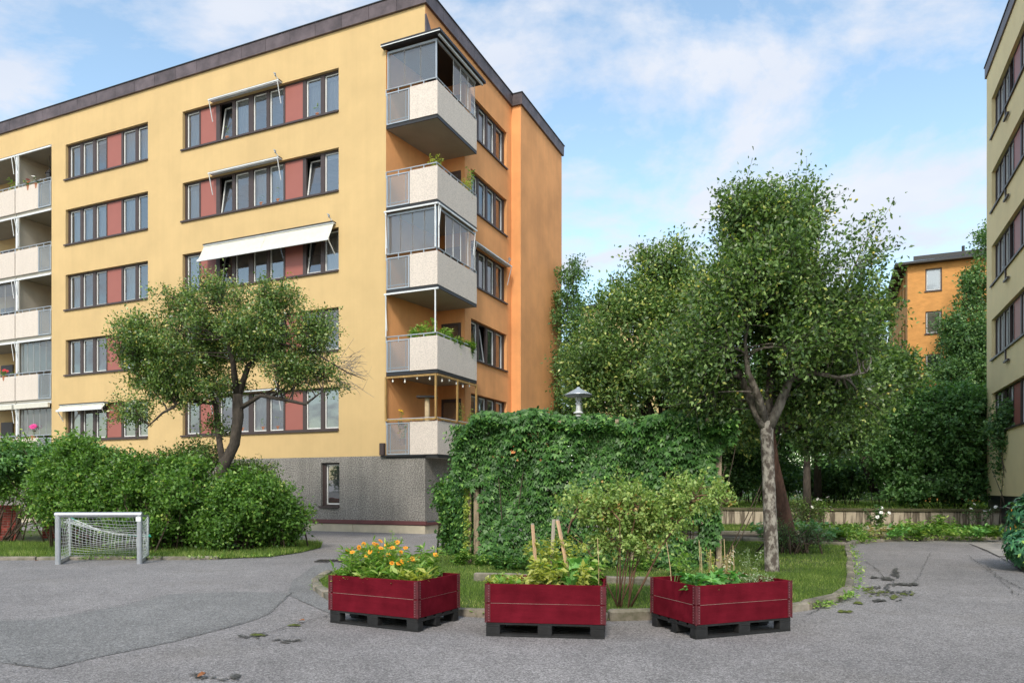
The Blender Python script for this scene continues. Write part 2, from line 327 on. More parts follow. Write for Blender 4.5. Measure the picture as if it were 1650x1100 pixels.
def gp(px, py, z=0.0):     # ground point seen at a photo pixel
    Y = (CAMH - z) * FPX / (py - HYP); return ((px-CXP)/FPX*Y, Y)
def at(px, py, Y): return np.array([(px-CXP)/FPX*Y, Y, CAMH + (HYP-py)/FPX*Y])
def raw_mesh(name, V, F, mat_, rnd=None, smooth=False, k=None):
    me = bpy.data.meshes.new(name); n = len(V); F = np.asarray(F, dtype=np.int32); k = F.shape[1]; nf = len(F)
    me.vertices.add(n); me.vertices.foreach_set('co', np.asarray(V, dtype=np.float32).ravel())
    me.loops.add(nf*k); me.loops.foreach_set('vertex_index', F.ravel())
    me.polygons.add(nf); me.polygons.foreach_set('loop_start', np.arange(0, nf*k, k, dtype=np.int32))
    if rnd is not None:
        a = me.attributes.new('rnd', 'FLOAT', 'POINT'); a.data.foreach_set('value', np.asarray(rnd, dtype=np.float32))
    me.materials.append(mat_); me.update(calc_edges=True)
    if smooth: me.polygons.foreach_set('use_smooth', np.ones(nf, dtype=bool))
    return me
def nrm(a): return a / np.maximum(np.linalg.norm(a, axis=-1, keepdims=True), 1e-9)
def leaves_geo(P, D, Nn, L, W, fold=.18, curl=.15):
    D = nrm(D); Sd = nrm(np.cross(D, Nn)); Nn = np.cross(Sd, D); L = L[:, None]; W = W[:, None]
    a = P; b = P + D*L*.45 + Sd*W*.5 + Nn*W*fold; c = P + D*L - Nn*L*curl; d = P + D*L*.45 - Sd*W*.5 + Nn*W*fold
    V = np.stack([a, b, c, d], 1).reshape(-1, 3); F = np.arange(len(P)*4).reshape(-1, 4); return V, F
def leaves_obj(name, P, D, Nn, L, W, mat_, rng, parent=None, bias=0.0, fold=.18, curl=.15, rnd=None):
    V, F = leaves_geo(P, D, Nn, L, W, fold, curl)
    if rnd is None: rnd = np.clip(rng.random(len(P)) + bias, 0, 1)
    return link(name, raw_mesh(name, V, F, mat_, np.repeat(rnd, 4)), parent)
def btubes(A, Bm, C, r0, r1, segs=3, sides=3):    # batch of quadratic bezier tubes
    A = np.asarray(A); n = len(A); t = np.linspace(0, 1, segs+1)[None, :, None]
    P = A[:, None]*(1-t)**2 + 2*Bm[:, None]*t*(1-t) + C[:, None]*t**2
    T = nrm(C - A); ref = np.where(np.abs(T[:, 2:3]) > .9, np.array([[1., 0, 0]]), np.array([[0, 0, 1.]]))
    U = nrm(np.cross(T, ref)); Vv = np.cross(T, U)
    rad = (np.asarray(r0).reshape(-1, 1, 1)*(1-t) + np.asarray(r1).reshape(-1, 1, 1)*t)
    ang = np.arange(sides)*2*PI/sides
    ring = U[:, None, None]*np.cos(ang)[None, None, :, None] + Vv[:, None, None]*np.sin(ang)[None, None, :, None]
    V = P[:, :, None] + ring*rad[:, :, None]
    V = V.reshape(-1, 3)
    base = (np.arange(n)*(segs+1)*sides)[:, None, None]
    k = (np.arange(segs)*sides)[None, :, None]; j = np.arange(sides)[None, None, :]; j2 = (j+1) % sides
    F = np.stack([base+k+j, base+k+j2, base+k+sides+j2, base+k+sides+j], -1).reshape(-1, 4)
    return V, F, P
def merge(parts):
    Vs = []; Fs = []; o = 0
    for V, F in parts: Vs.append(V); Fs.append(np.asarray(F)+o); o += len(V)
    return np.concatenate(Vs), np.concatenate(Fs)

def foliage(root, rng, blobs, n, limbs, mat_, bark, L=.06, W=.035, per=20, twig=.35, gap=.35, nscale=1.1, droop=.1, upn=.6, shell=2.3,
            names=('crown', 'trunk'), limb_mat=None, sec_div=16, twig_r=.004, bias=0.0, spread=.16, sides=8, ground=None, secr=.02):
    """blobs: (x,y,z,rx,ry,rz) in world metres; limbs: list of (points, radii). root: Empty in world."""
    B = np.array(blobs, float); B[:, 3:6] = np.maximum(B[:, 3:6]*.55, B[:, 3:6]*.93-twig*.45); vol = (B[:, 3]*B[:, 4]*B[:, 5])**.8; pr = vol/vol.sum()
    ph = rng.random((4, 3))*6.28; kk = rng.normal(size=(4, 3))*nscale*2.2
    pts = []; outs = []; need = n
    while need > 0:
        m = need*3 + 50; bi = rng.choice(len(B), m, p=pr); d = nrm(rng.normal(size=(m, 3))); r = rng.random(m)**(1/shell)
        lump = 1 + .16*np.sin(d[:, 0]*7+ph[0, 0]+bi)*np.sin(d[:, 2]*6+ph[0, 1]+bi*2) + .09*np.sin(d[:, 0]*15+ph[1, 1])*np.sin(d[:, 2]*13+ph[1, 0])
        p = B[bi, :3] + d*r[:, None]*lump[:, None]*B[bi, 3:6]
        f = sum(np.sin(p @ kk[i] + ph[i].sum()) for i in range(4))/4
        ok = f > (gap-1)*.55 + rng.normal(size=m)*.08 - .1
        if ground is not None: ok &= p[:, 2] > ground
        p = p[ok]; pts.append(p[:need]); outs.append(d[ok][:need]); need -= len(p[:need])
    P = np.concatenate(pts); O = np.concatenate(outs)
    lp = np.concatenate([np.array([np.array(a)*(1-t)+np.array(b)*t for a, b in zip(l[0][:-1], l[0][1:]) for t in np.linspace(0, 1, 6)]) for l in limbs])
    ns = max(3, len(P)//sec_div)
    def nearest(Q, cand, up=.8):
        out = np.empty(len(Q), int)
        for i in range(0, len(Q), 400):
            q = Q[i:i+400]; dd = np.linalg.norm(q[:, None]-cand[None], axis=2) + up*np.maximum(0, cand[None, :, 2]-q[:, None, 2]); out[i:i+400] = dd.argmin(1)
        return out
    parts = []
    si = rng.choice(len(P), ns, replace=False); SP = P[si] - O[si]*.12
    A = lp[nearest(SP, lp)]
    dist = np.linalg.norm(SP-A, axis=1)
    mid = (A+SP)/2 + rng.normal(size=SP.shape)*.10*dist[:, None] + np.array([0, 0, .10])*dist[:, None]
    V, F, path = btubes(A, mid, SP, np.minimum(.035, .010+dist*secr*.5), np.full(ns, .006), 5, 5); parts.append((V, F))
    cand = np.concatenate([path[:, 1:].reshape(-1, 3), lp])
    A2 = cand[nearest(P, cand, .4)]
    d2 = np.linalg.norm(P-A2, axis=1); keep = d2 > .03
    mid2 = (A2+P)/2 + rng.normal(size=P.shape)*.12*d2[:, None] + np.array([0, 0, .08])*d2[:, None]
    V, F, _ = btubes(A2[keep], mid2[keep], P[keep], np.full(keep.sum(), twig_r*1.5), np.full(keep.sum(), twig_r), 3, 3); parts.append((V, F))
    # twig tip
    td = nrm(O*.7 + nrm(P-A2+1e-4)*.5 + rng.normal(size=P.shape)*.45 + np.array([0, 0, .35-droop]))
    tl = twig*(.5+rng.random(len(P)))
    tip = P + td*tl[:, None]
    V, F, _ = btubes(P, (P+tip)/2, tip, np.full(len(P), twig_r), np.full(len(P), twig_r*.5), 2, 3); parts.append((V, F))
    V, F = merge(parts)
    mb = MB()
    for q_, l in enumerate(limbs): mb.tube(l[0], list(l[1]), sides, m=0 if q_ == 0 or not limb_mat else 1)
    tr = mb.build(names[1], [bark, limb_mat] if limb_mat else bark, root, smooth=True)
    link('branch', raw_mesh('branch', V, F, limb_mat or bark, smooth=True), tr)
    # leaves
    m = len(P)*per; ci = np.repeat(np.arange(len(P)), per); t = rng.random(m)
    LP = P[ci] + td[ci]*(t*tl[ci])[:, None]*1.0 + rng.normal(size=(m, 3))*spread*.5*twig/.35
    LD = nrm(td[ci]*.5 + rng.normal(size=(m, 3))*.8 + np.array([0, 0, -droop]))
    LN = nrm(rng.normal(size=(m, 3))*.7 + np.array([0, 0, upn]) + O[ci]*.5)
    sz = .65 + rng.random(m)*.6
    cb_ = rng.normal(size=len(P))*.13
    rnd = np.clip(rng.random(m)*.85 + cb_[ci] + .05 + bias, 0, 1)
    if ground is not None: LP[:, 2] = np.maximum(LP[:, 2], ground-.05)
    leaves_obj(names[0], LP, LD, LN, L*sz, W*sz, mat_, rng, root, rnd=rnd)
    return root

# ------------------------------------------------------------------ flat structures
def sheet(name, pts, z, m, jitter=0, seed=0, kind='structure'):
    rr = random.Random(seed); P = []
    if jitter:
        for i in range(len(pts)):
            a = pts[i]; b = pts[(i+1) % len(pts)]; L = math.dist(a, b); k = max(1, int(L/.12))
            for j in range(k):
                t = j/k; P.append((a[0]*(1-t)+b[0]*t + rr.uniform(-1, 1)*jitter, a[1]*(1-t)+b[1]*t + rr.uniform(-1, 1)*jitter, z))
    else: P = [(a[0], a[1], z) for a in pts]
    o = MB().poly(P).build(name, m)
    if kind: o['kind'] = kind
    return o
g = MB().quad((-600, -600, 0), (600, -600, 0), (600, 900, 0), (-600, 900, 0)).build('ground', ASP); g['kind'] = 'structure'
patch = [gp(*p) for p in ((-140, 1005), (0, 1000), (77, 997), (200, 975), (273, 957), (380, 953), (470, 955), (433, 990), (400, 1002), (283, 1033), (167, 1057), (77, 1078), (0, 1067), (-140, 1060))]
sheet('asphalt_patch', patch, .004, ASP2, .012, 1)
band = [gp(*p) for p in ((462, 957), (472, 935), (505, 912), (540, 903), (560, 915), (528, 930), (508, 942), (512, 955), (525, 966), (560, 978), (536, 990), (500, 975))]
sheet('asphalt_repair', band, .008, ASP2, .012, 2)
def stain(parts, seed, n):
    rr = random.Random(seed); mb = MB(); z = .0105
    for k in range(n):
        c = rr.choice(parts); px = rr.gauss(c[0], c[2]*.45); py = rr.gauss(c[1], c[3]*.45); s_ = rr.uniform(1.5, 5.5); q = rr.uniform(0, 6); pts = []
        for a in range(14):
            t = 2*PI*a/14; e = s_*(.55+.4*math.sin(2*t+q)+.35*rr.uniform(-1, 1)); pts.append((*gp(px+e*1.6*math.cos(t), py-e*.42*math.sin(t)), z))
        z += .00012; mb.poly(pts)
    o = mb.build('damp_stain', DAMP); o['kind'] = 'structure'
stain([(320, 1088, 16, 4), (318, 1090, 8, 2)], 1, 16); stain([(370, 1093, 20, 4.5), (382, 1091, 8, 3)], 2, 20); stain([(467, 1033, 17, 2.5)], 3, 12); stain([(404, 1026, 26, 2.5), (418, 1022, 12, 2)], 4, 22)
stain([(1428, 933, 14, 5), (1452, 942, 30, 2), (1437, 955, 26, 4), (1418, 947, 26, 2.5), (1443, 925, 5, 7), (1408, 931, 5, 1.5), (1420, 968, 18, 1.2), (1470, 942, 12, 1)], 5, 110)
def crack(pxs, wd, seed, m=CRACK, z=.016):
    rr = random.Random(seed); pts = [gp(*p) for p in pxs]; line = []
    for a, b in zip(pts[:-1], pts[1:]):
        k = max(1, int(math.dist(a, b)/.08))
        for j in range(k): t = j/k; line.append((a[0]*(1-t)+b[0]*t+rr.gauss(0, .014), a[1]*(1-t)+b[1]*t+rr.gauss(0, .014)))
    L = []; Rr = []
    for i, p in enumerate(line):
        w_ = wd*rr.uniform(.2, 1.2); q = line[min(i+1, len(line)-1)]; o_ = line[max(i-1, 0)]; d = Vector((q[0]-o_[0], q[1]-o_[1])).normalized()
        L.append((p[0]-d.y*w_, p[1]+d.x*w_, z)); Rr.append((p[0]+d.y*w_, p[1]-d.x*w_, z))
    mb = MB()
    for i in range(len(line)-1): mb.quad(L[i], L[i+1], Rr[i+1], Rr[i])
    o = mb.build('crack', m); o['kind'] = 'structure'
crack([(0, 1000), (77, 997), (200, 975), (273, 957)], .006, 1)
crack([(470, 955), (433, 990), (400, 1002), (283, 1033), (167, 1057), (77, 1078), (0, 1067)], .005, 2)
crack([(0, 943), (60, 934), (130, 929), (250, 924), (400, 918)], .006, 3)
crack([(536, 990), (500, 1000), (440, 1018), (400, 1026), (350, 1032)], .008, 4)
crack([(1300, 990), (1370, 962), (1400, 960), (1440, 958), (1465, 965)], .008, 5)
crack([(1395, 905), (1410, 915), (1425, 930), (1450, 943), (1475, 942)], .007, 6)
crack([(1570, 878), (1590, 888), (1610, 897), (1640, 915), (1660, 930)], .012, 7)
crack([(1590, 912), (1610, 930), (1650, 950), (1700, 970)], .007, 8)
crack([(1560, 895), (1600, 925), (1640, 960)], .006, 9)
crack([(1500, 890), (1480, 930), (1470, 945)], .004, 10)

ISL = [gp(*p) for p in ((530, 928), (513, 936), (507, 942), (511, 950), (523, 960), (545, 969), (600, 981), (670, 987), (740, 990), (780, 993), (860, 997), (980, 999), (1050, 997), (1150, 994), (1270, 987), (1320, 976), (1355, 966), (1368, 955), (1370, 940), (1370, 915), (1368, 900), (1364, 882))]
ISL_TOP = [(5.4, 20.6), (2.0, 19.6), (-.4, 17.9)] + [gp(*p) for p in ((735, 892), (700, 894), (650, 898), (600, 906), (560, 916))]
sheet('lawn', ISL + ISL_TOP, .055, GRU)
LEFT = [(-30, 15.3), (-10.67, 15.3), (-9.46, 15.42), (-7.1, 15.35), (-6.2, 15.5), (-5.3, 15.95), (-4.95, 17.0), (-4.85, 18.4), (-5.15, 19.7), (-6.1, 21.2), (-8.5, 23.0), (-14, 25), (-30, 30)]
sheet('shrub_bed', LEFT, .014, GRU)
# terrace behind the retaining wall, beds in front of it
WA, WB = (1.5, 30.55), (20.5, 25.5)
sheet('terrace', [(WA[0], WA[1]+.1), (WB[0], WB[1]+.1), (70, 24), (90, 140), (4, 140)], .67, GRU)
BED = [(5.5, 20.9), (8.5, 18.55), (9.0, 19.6), (10.15, 20.9), (14.2, 21.5), (21, 21.6), (20.5, 25.45), (3.5, 29.95)]
sheet('planting_bed', BED, .06, SOILG)
sheet('back_lawn', [(5.2, 23.2), (10.3, 23.2), (12.5, 24.6), (12.2, 27.4), (4.2, 29.6)], .075, GRU)
sheet('slab_paving', [gp(*p) for p in ((1562, 876), (1700, 876), (1700, 898), (1610, 897), (1590, 887))], .02, SLAB)
sheet('verge', [gp(*p) for p in ((1622, 897), (1640, 915), (1665, 932), (1800, 960), (1900, 900), (1720, 890))], .03, GRU)

def kerb_run(pts, name='kerb', ln=.8, w_=.13, h=.10, seed=0, m=KERB, missing=()):
    rr = random.Random(seed); root = link(name, None); root['kind'] = 'structure'; idx = 0
    seglen = [math.dist(a, b) for a, b in zip(pts[:-1], pts[1:])]; tot = sum(seglen)
    def pos(s):
        for i, l in enumerate(seglen):
            if s <= l or i == len(seglen)-1: t = s/l; a, b = pts[i], pts[i+1]; return (a[0]+(b[0]-a[0])*t, a[1]+(b[1]-a[1])*t)
            s -= l
    s = 0
    while s < tot-.1:
        l = min(ln*rr.uniform(.75, 1.2), tot-s); a = pos(s+.012); b = pos(s+l-.012); d = Vector((b[0]-a[0], b[1]-a[1])); L = d.length
        if L > .05 and idx not in missing:
            mb = MB(); hh = h*rr.uniform(.85, 1.12); ww = w_*rr.uniform(.85, 1.1)
            mb.cbox(-L/2, L/2, -ww/2, ww/2, -.05, hh, .018)
            mb.v = [(x+rr.uniform(-.012, .012), y+rr.uniform(-.012, .012), z+rr.uniform(-.008, .008)) for x, y, z in mb.v]
            mb.build('kerb_stone', m, root, ((a[0]+b[0])/2, (a[1]+b[1])/2, 0), math.atan2(d.y, d.x)+rr.uniform(-.02, .02))
        s += l; idx += 1
    return root
kerb_run(ISL[:12], ln=.55, h=.10, seed=1)
kerb_run(ISL[11:18], ln=.75, h=.11, seed=2)
kerb_run(ISL[17:], ln=1.1, w_=.12, h=.10, seed=3)
kerb_run([ISL[-1], ISL_TOP[0], ISL_TOP[1]], ln=1.3, w_=.12, h=.16, seed=4)
kerb_run([(p[0], p[1]) for p in LEFT[:5]], ln=1.4, w_=.12, h=.07, seed=5)
kerb_run([(8.5, 18.5), (9.0, 19.5), (10.15, 20.8), (14.2, 21.4), (20, 21.5)], ln=1.6, w_=.12, h=.10, seed=6)
kerb_run([(4.9, 23.1), (10.4, 23.1)], ln=1.6, w_=.12, h=.16, seed=7)
kerb_run([gp(764, 941), gp(860, 943), gp(980, 946), gp(1055, 950)], 'bed_edging', ln=.9, w_=.14, h=.17, seed=8)
# grass blades
def poly_sample(poly, n, rng):
    P = np.array(poly); lo, hi = P.min(0), P.max(0); out = []
    x1, y1 = P[:, 0], P[:, 1]; x2, y2 = np.roll(x1, -1), np.roll(y1, -1)
    c = 0
    while c < n:
        q = lo + rng.random((n*2, 2))*(hi-lo)
        a = (y1[None] > q[:, 1:2]) != (y2[None] > q[:, 1:2])
        xi = (x2-x1)[None]*(q[:, 1:2]-y1[None])/np.where((y2-y1) == 0, 1e-9, (y2-y1))[None]+x1[None]
        ins = (np.sum(a & (q[:, 0:1] < xi), 1) % 2) == 1; out.append(q[ins]); c += ins.sum()
    return np.concatenate(out)[:n]
def grass(name, poly, n, h, z, rng, label, wdt=.007, m=G_GRASS, patchy=.0):
    q = poly_sample(poly, n, rng)
    if patchy:
        f = np.sin(q[:, 0]*2.1+1)*np.sin(q[:, 1]*1.7)+.5*np.sin(q[:, 0]*5.3)*np.sin(q[:, 1]*4.1+2); q = q[f > -1+patchy*rng.random(len(q))*1.3]
    n = len(q); hh = h*(.5+rng.random(n)*.9)*(1+.25*np.sin(q[:, 0]*3.1)*np.sin(q[:, 1]*2.3))
    P = np.c_[q, np.full(n, z-.01)]; D = nrm(rng.normal(size=(n, 3))*np.array([.5, .5, 0])+np.array([0, 0, 1])); Sd = nrm(np.cross(D, rng.normal(size=(n, 3))))
    wv = wdt*(.6+rng.random(n)*.8)
    V = np.stack([P-Sd*wv[:, None]/2, P+Sd*wv[:, None]/2, P+D*hh[:, None]], 1).reshape(-1, 3); F = np.arange(n*3).reshape(-1, 3)
    cl = .5+.25*np.sin(q[:, 0]*1.3+.4)*np.sin(q[:, 1]*1.9)+.2*np.sin(q[:, 0]*4.1)*np.sin(q[:, 1]*3.3)
    o = link(name, raw_mesh(name, V, F, m, np.repeat(np.clip(cl*.45+rng.random(n)**1.3*.85-.12, 0, 1), 3)))
    tag(o, label, 'grass', kind='stuff'); return o
rg = np.random.default_rng(11)
front = [p for p in ISL[:20]] + [(4.9, 12.5), (3.0, 12.2), (0, 12.4), (-1.0, 13.2), (-2.8, 14.5)]
grass('grass', front, 150000, .055, .055, rg, 'short mown green grass on the kerbed lawn around the red planters')
back = [(4.9, 12.5)] + ISL[19:] + ISL_TOP[:5] + [(-2.8, 14.8), (-1.0, 13.2), (0, 12.4), (3.0, 12.2)]
grass('grass', back, 90000, .06, .055, rg, 'green lawn grass behind the creeper screen and round the tree trunks', wdt=.010)
grass('grass', [(-17, 15.42)] + LEFT[2:9] + [(-6.5, 20.5), (-17, 19)], 110000, .12, .014, rg, 'longer grass verge beneath the shrubs behind the football goal', wdt=.011)
grass('grass', [(5.2, 23.3), (10.3, 23.3), (12.3, 24.7), (12, 27.2), (4.4, 29.4)], 30000, .10, .075, rg, 'strip of grass in front of the stained concrete wall', wdt=.02)
grass('grass', [(3, 30.4), (20, 25.9), (30, 30), (30, 42), (5, 46)], 50000, .16, .67, rg, 'shaded grass on the raised terrace under the trees', wdt=.03)
# kerb weeds and moss in cracks
def weeds(pts, n, rng, label, sp=.06, h=.06, L=.06):
    P = []
    segs = list(zip(pts[:-1], pts[1:])); ln = np.array([math.dist(a, b) for a, b in segs]); pr = ln/ln.sum()
    i = rng.choice(len(segs), n, p=pr); t = rng.random(n)
    A = np.array([s[0] for s in segs])[i]; Bq = np.array([s[1] for s in segs])[i]; q = A*(1-t)[:, None]+Bq*t[:, None]
    f = np.sin(q[:, 0]*5.1)*np.sin(q[:, 1]*4.3+1)+.4*np.sin(q[:, 0]*13); q = q[f > -.15]; n = len(q)
    q = q+rng.normal(size=(n, 2))*sp
    P = np.c_[q, .02+rng.random(n)*h]; D = nrm(np.c_[rng.normal(size=(n, 2)), .2+rng.random(n)*.6]); Nn = nrm(rng.normal(size=(n, 3))*.4+np.array([0, 0, 1.]))
    s = .6+rng.random(n)*.8
    o = leaves_obj('weeds', P, D, Nn, L*s, L*.5*s, G_VEG, rng); tag(o, label, 'weeds', kind='stuff')
weeds([(x, y-.10) for x, y in ISL[13:18]], 700, rg, 'low bright green weeds along the lawn kerb right of the third planter')
weeds([(x+.12, y) for x, y in ISL[16:22]], 500, rg, 'weeds growing between kerb and asphalt path on the right')
weeds([(x, y-.07) for x, y in ISL[1:12]], 260, rg, 'sparse weeds along the front kerb of the lawn', .03, .04, .045)
weeds([(9.0, 19.4), (10.15, 20.6), (14.2, 21.2), (19, 21.2)], 900, rg, 'weeds along the kerb at the far end of the path', .15, .1, .11)
weeds([(-9, 15.2), (-6.2, 15.4), (-5.2, 15.8)], 350, rg, 'weeds and leaf litter at the kerb by the football goal', .05, .05, .06)
mb = MB(); rr = random.Random(3)
for k in range(230):
    c = rr.choice([(1415, 955, 20, 5), (1440, 962, 12, 5), (1400, 950, 14, 4), (1460, 957, 14, 3), (1382, 972, 6, 1.5), (1362, 986, 9, 1.2), (415, 1024, 9, 1.2), (475, 1008, 9, 1)])
    x, y = gp(rr.gauss(c[0], c[2]*.5), rr.gauss(c[1], c[3]*.5)); s_ = rr.uniform(.01, .038)
    pts = [(x+s_*math.cos(a)*rr.uniform(.6, 1.3), y+s_*math.sin(a)*rr.uniform(.6, 1.3)) for a in np.linspace(0, 2*PI, 8)[:-1]]
    i = len(mb.v); mb.v += [(p[0], p[1], .013) for p in pts] + [(x, y, .013+s_*.35)]
    for j in range(7): mb.f.append((i+j, i+(j+1) % 7, i+7)); mb.m.append(0)
tag(mb.build('moss', MOSS), 'green moss tufts growing in the cracked asphalt', 'moss', kind='stuff')

# ------------------------------------------------------------------ buildings
BROT = math.atan2(-.4012, .916)
BLD_C = (-2.887, 24.17); BLD_R = (18.6, 28.5); BLD_D = (25.5, 46.9)
LX = Vector((.916, -.4012)); LY = Vector((.4012, .916))
def bworld(x, y, z=0, O=BLD_C): return (O[0]+x*LX.x+y*LY.x, O[1]+x*LX.y+y*LY.y, z)
def facade(mb, f, u0, u1, z0, z1, ops=(), rev=.26, m=0):
    us = sorted({u0, u1, *[q for o in ops for q in (o[0], o[1])]}); zs = sorted({z0, z1, *[q for o in ops for q in (o[2], o[3])]})
    for a, b in zip(us[:-1], us[1:]):
        for c, d in zip(zs[:-1], zs[1:]):
            um, zm = (a+b)/2, (c+d)/2
            if any(o[0] < um < o[1] and o[2] < zm < o[3] for o in ops): continue
            mb.quad(f(a, 0, c), f(b, 0, c), f(b, 0, d), f(a, 0, d), m)
    for a, b, c, d in ops:
        mb.quad(f(a, 0, c), f(a, 0, d), f(a, rev, d), f(a, rev, c), m); mb.quad(f(b, 0, c), f(b, rev, c), f(b, rev, d), f(b, 0, d), m)
        mb.quad(f(a, 0, d), f(b, 0, d), f(b, rev, d), f(a, rev, d), m); mb.quad(f(a, 0, c), f(a, rev, c), f(b, rev, c), f(b, 0, c), m)
_mc = {}
def cmesh(key, fn, name, mats):
    if key not in _mc:
        mb = fn(); me = bpy.data.meshes.new(name); me.from_pydata(mb.v, [], mb.f)
        if not isinstance(mats, (list, tuple)): mats = [mats]
        for q in mats: me.materials.append(q)
        me.polygons.foreach_set('material_index', mb.m); me.update(); _mc[key] = me
    return _mc[key]
def window(parent, loc, rotz, W, H, segs, opened=(), curtains=(), blinds=(), setb=.12, sill=True, room=True, mid=None):
    """local u (x) along the opening, y inward, z up from the sill"""
    key = (W, H, tuple(segs), tuple(opened), setb)
    def fr():
        mb = MB(); f = .055; us = [0]
        mb.box(0, W, setb, setb+.08, 0, f); mb.box(0, W, setb, setb+.08, H-f, H)
        edges = [(0, segs[0][1])] + [(segs[i][2], segs[i+1][1]) for i in range(len(segs)-1)] + [(segs[-1][2], W)]
        for a, b in edges: mb.box(a, b, setb+.003, setb+.083, f, H-f)
        return mb
    root = link('window', cmesh(('f', key), fr, 'window', BRN), parent, loc, rotz)
    k = -1
    for i, (ty, a, b) in enumerate(segs):
        if ty == 'm':
            link('infill_panel', cmesh(('m', round(b-a, 3), H), lambda: MB().box(0, b-a, 0, .03, .058, H-.058), 'infill_panel', PNL), root, (a, setb+.02, 0)); continue
        k += 1; wd = b-a
        if k in opened:
            def cas():
                mb = MB(); t = .045; hh = H-.13
                mb.box(0, wd, 0, .045, 0, t, 1); mb.box(0, wd, 0, .045, hh-t, hh, 1); mb.box(0, t, 0, .045, t, hh-t, 1); mb.box(wd-t, wd, 0, .045, t, hh-t, 1)
                mb.quad((t, .02, t), (wd-t, .02, t), (wd-t, .02, hh-t), (t, .02, hh-t), 0); return mb
            c = link('casement', cmesh(('c', round(wd, 3), H), cas, 'casement', [GLS, WHT]), root, (a, setb+.06, .065)); c.rotation_euler = (R_(-8.5), 0, 0)
        else:
            def pn():
                mb = MB(); t = .042
                mb.quad((0, .052, .055), (wd, .052, .055), (wd, .052, H-.055), (0, .052, H-.055), 0)
                for x0, x1, z0, z1 in ((0, wd, .055, .055+t), (0, wd, H-.055-t, H-.055), (0, t, .055+t, H-.055-t), (wd-t, wd, .055+t, H-.055-t)): mb.box(x0, x1, .026, .068, z0, z1, 1)
                return mb
            link('pane', cmesh(('p', round(wd, 3), H), pn, 'pane', [GLS, WHT]), root, (a, setb+.03, 0))
        if k in curtains:
            def cu():
                mb = MB(); n = 14; h0 = .1
                xs = [wd*j/n for j in range(n+1)]
                for j in range(n): mb.quad((xs[j], .02*math.sin(j*1.9), h0), (xs[j+1], .02*math.sin((j+1)*1.9), h0), (xs[j+1], .02*math.sin((j+1)*1.9), H-.05), (xs[j], .02*math.sin(j*1.9), H-.05))
                return mb
            link('curtain', cmesh(('u', round(wd, 3), H), cu, 'curtain', CRT), root, (a, setb+.20, 0))
        if k in blinds:
            link('blind', cmesh(('b', round(wd, 3), H), lambda: [mb := MB(), [mb.box(.04, wd-.04, 0, .03, H-.1-.035*q, H-.08-.035*q) for q in range(5)]][0], 'blind', WHT), root, (a, setb+.11, 0))
    if sill: link('sill', cmesh(('s', W), lambda: MB().box(-.06, W+.01, -.06, setb, -.045, 0).box(-.06, W+.01, -.065, -.06, -.065, .0), 'sill', BRN), root)
    if room:
        def rm():
            mb = MB(); y0 = setb+.14; d = 3.0
            mb.quad((0, d, -.9), (W, d, -.9), (W, d, H+.3), (0, d, H+.3)); mb.quad((0, y0, -.9), (0, d, -.9), (0, d, H+.3), (0, y0, H+.3)); mb.quad((W, y0, -.9), (W, d, -.9), (W, d, H+.3), (W, y0, H+.3))
            mb.quad((0, y0, -.9), (W, y0, -.9), (W, d, -.9), (0, d, -.9)); mb.quad((0, y0, H+.3), (W, y0, H+.3), (W, d, H+.3), (0, d, H+.3))
            mb.quad((0, y0, -.9), (W, y0, -.9), (W, y0, 0), (0, y0, 0)); mb.quad((0, y0, H), (W, y0, H), (W, y0, H+.3), (0, y0, H+.3)); return mb
        link('room', cmesh(('r', W, H, setb), rm, 'room', ROOMM), root)
    return root
SEG_L = (('p', .10, .76), ('p', .92, 1.55), ('p', 1.73, 2.37), ('m', 2.42, 3.27), ('p', 3.38, 4.09), ('p', 4.24, 4.86))
SEG_R = (('p', .10, .75), ('m', .82, 1.63), ('p', 1.82, 2.44), ('p', 2.59, 3.25), ('p', 3.47, 4.11), ('p', 4.26, 4.91), ('m', 4.99, 5.80), ('p', 5.95, 6.60), ('p', 6.77, 7.38))
SEG_B = (('p', .13, .78), ('p', .91, 1.52), ('p', 1.69, 2.30), ('p', 2.48, 3.13))
SEG_T = (('p', .1, .60), ('p', .78, 1.38), ('p', 1.60, 2.25), ('p', 2.42, 2.95), ('m', 3.0, 3.95), ('p', 4.1, 4.7), ('p', 4.85, 5.45), ('m', 5.5, 6.3), ('p', 6.45, 7.2))

bld = thing('apartment_building', 'yellow rendered five-storey apartment block with orange end wall and grey roughcast ground floor', 'building', (*BLD_C, 0), BROT)
WZ = [3.59+2.8*k for k in range(5)]; WHT_H = 1.5
fA = lambda u, v, z: (u, v, z)
opsA = [(-17.84, -12.88, z, z+1.5) for z in WZ] + [(-10.98, -3.50, z, z+1.5) for z in WZ]
mb = MB(); facade(mb, fA, -18.75, -1.535, 2.62, 17.6, opsA)
mb.quad((-1.535, 0, 16.5), (0, 0, 16.5), (0, 0, 17.6), (-1.535, 0, 17.6))
mb.quad((-26, 0, 16.5), (-18.75, 0, 16.5), (-18.75, 0, 17.6), (-26, 0, 17.6))
mb.quad((-18.75, 0, 2.62), (-18.75, 0, 16.5), (-18.75, 1.8, 16.5), (-18.75, 1.8, 2.62))
mb.build('yellow_wall', YEL, bld)
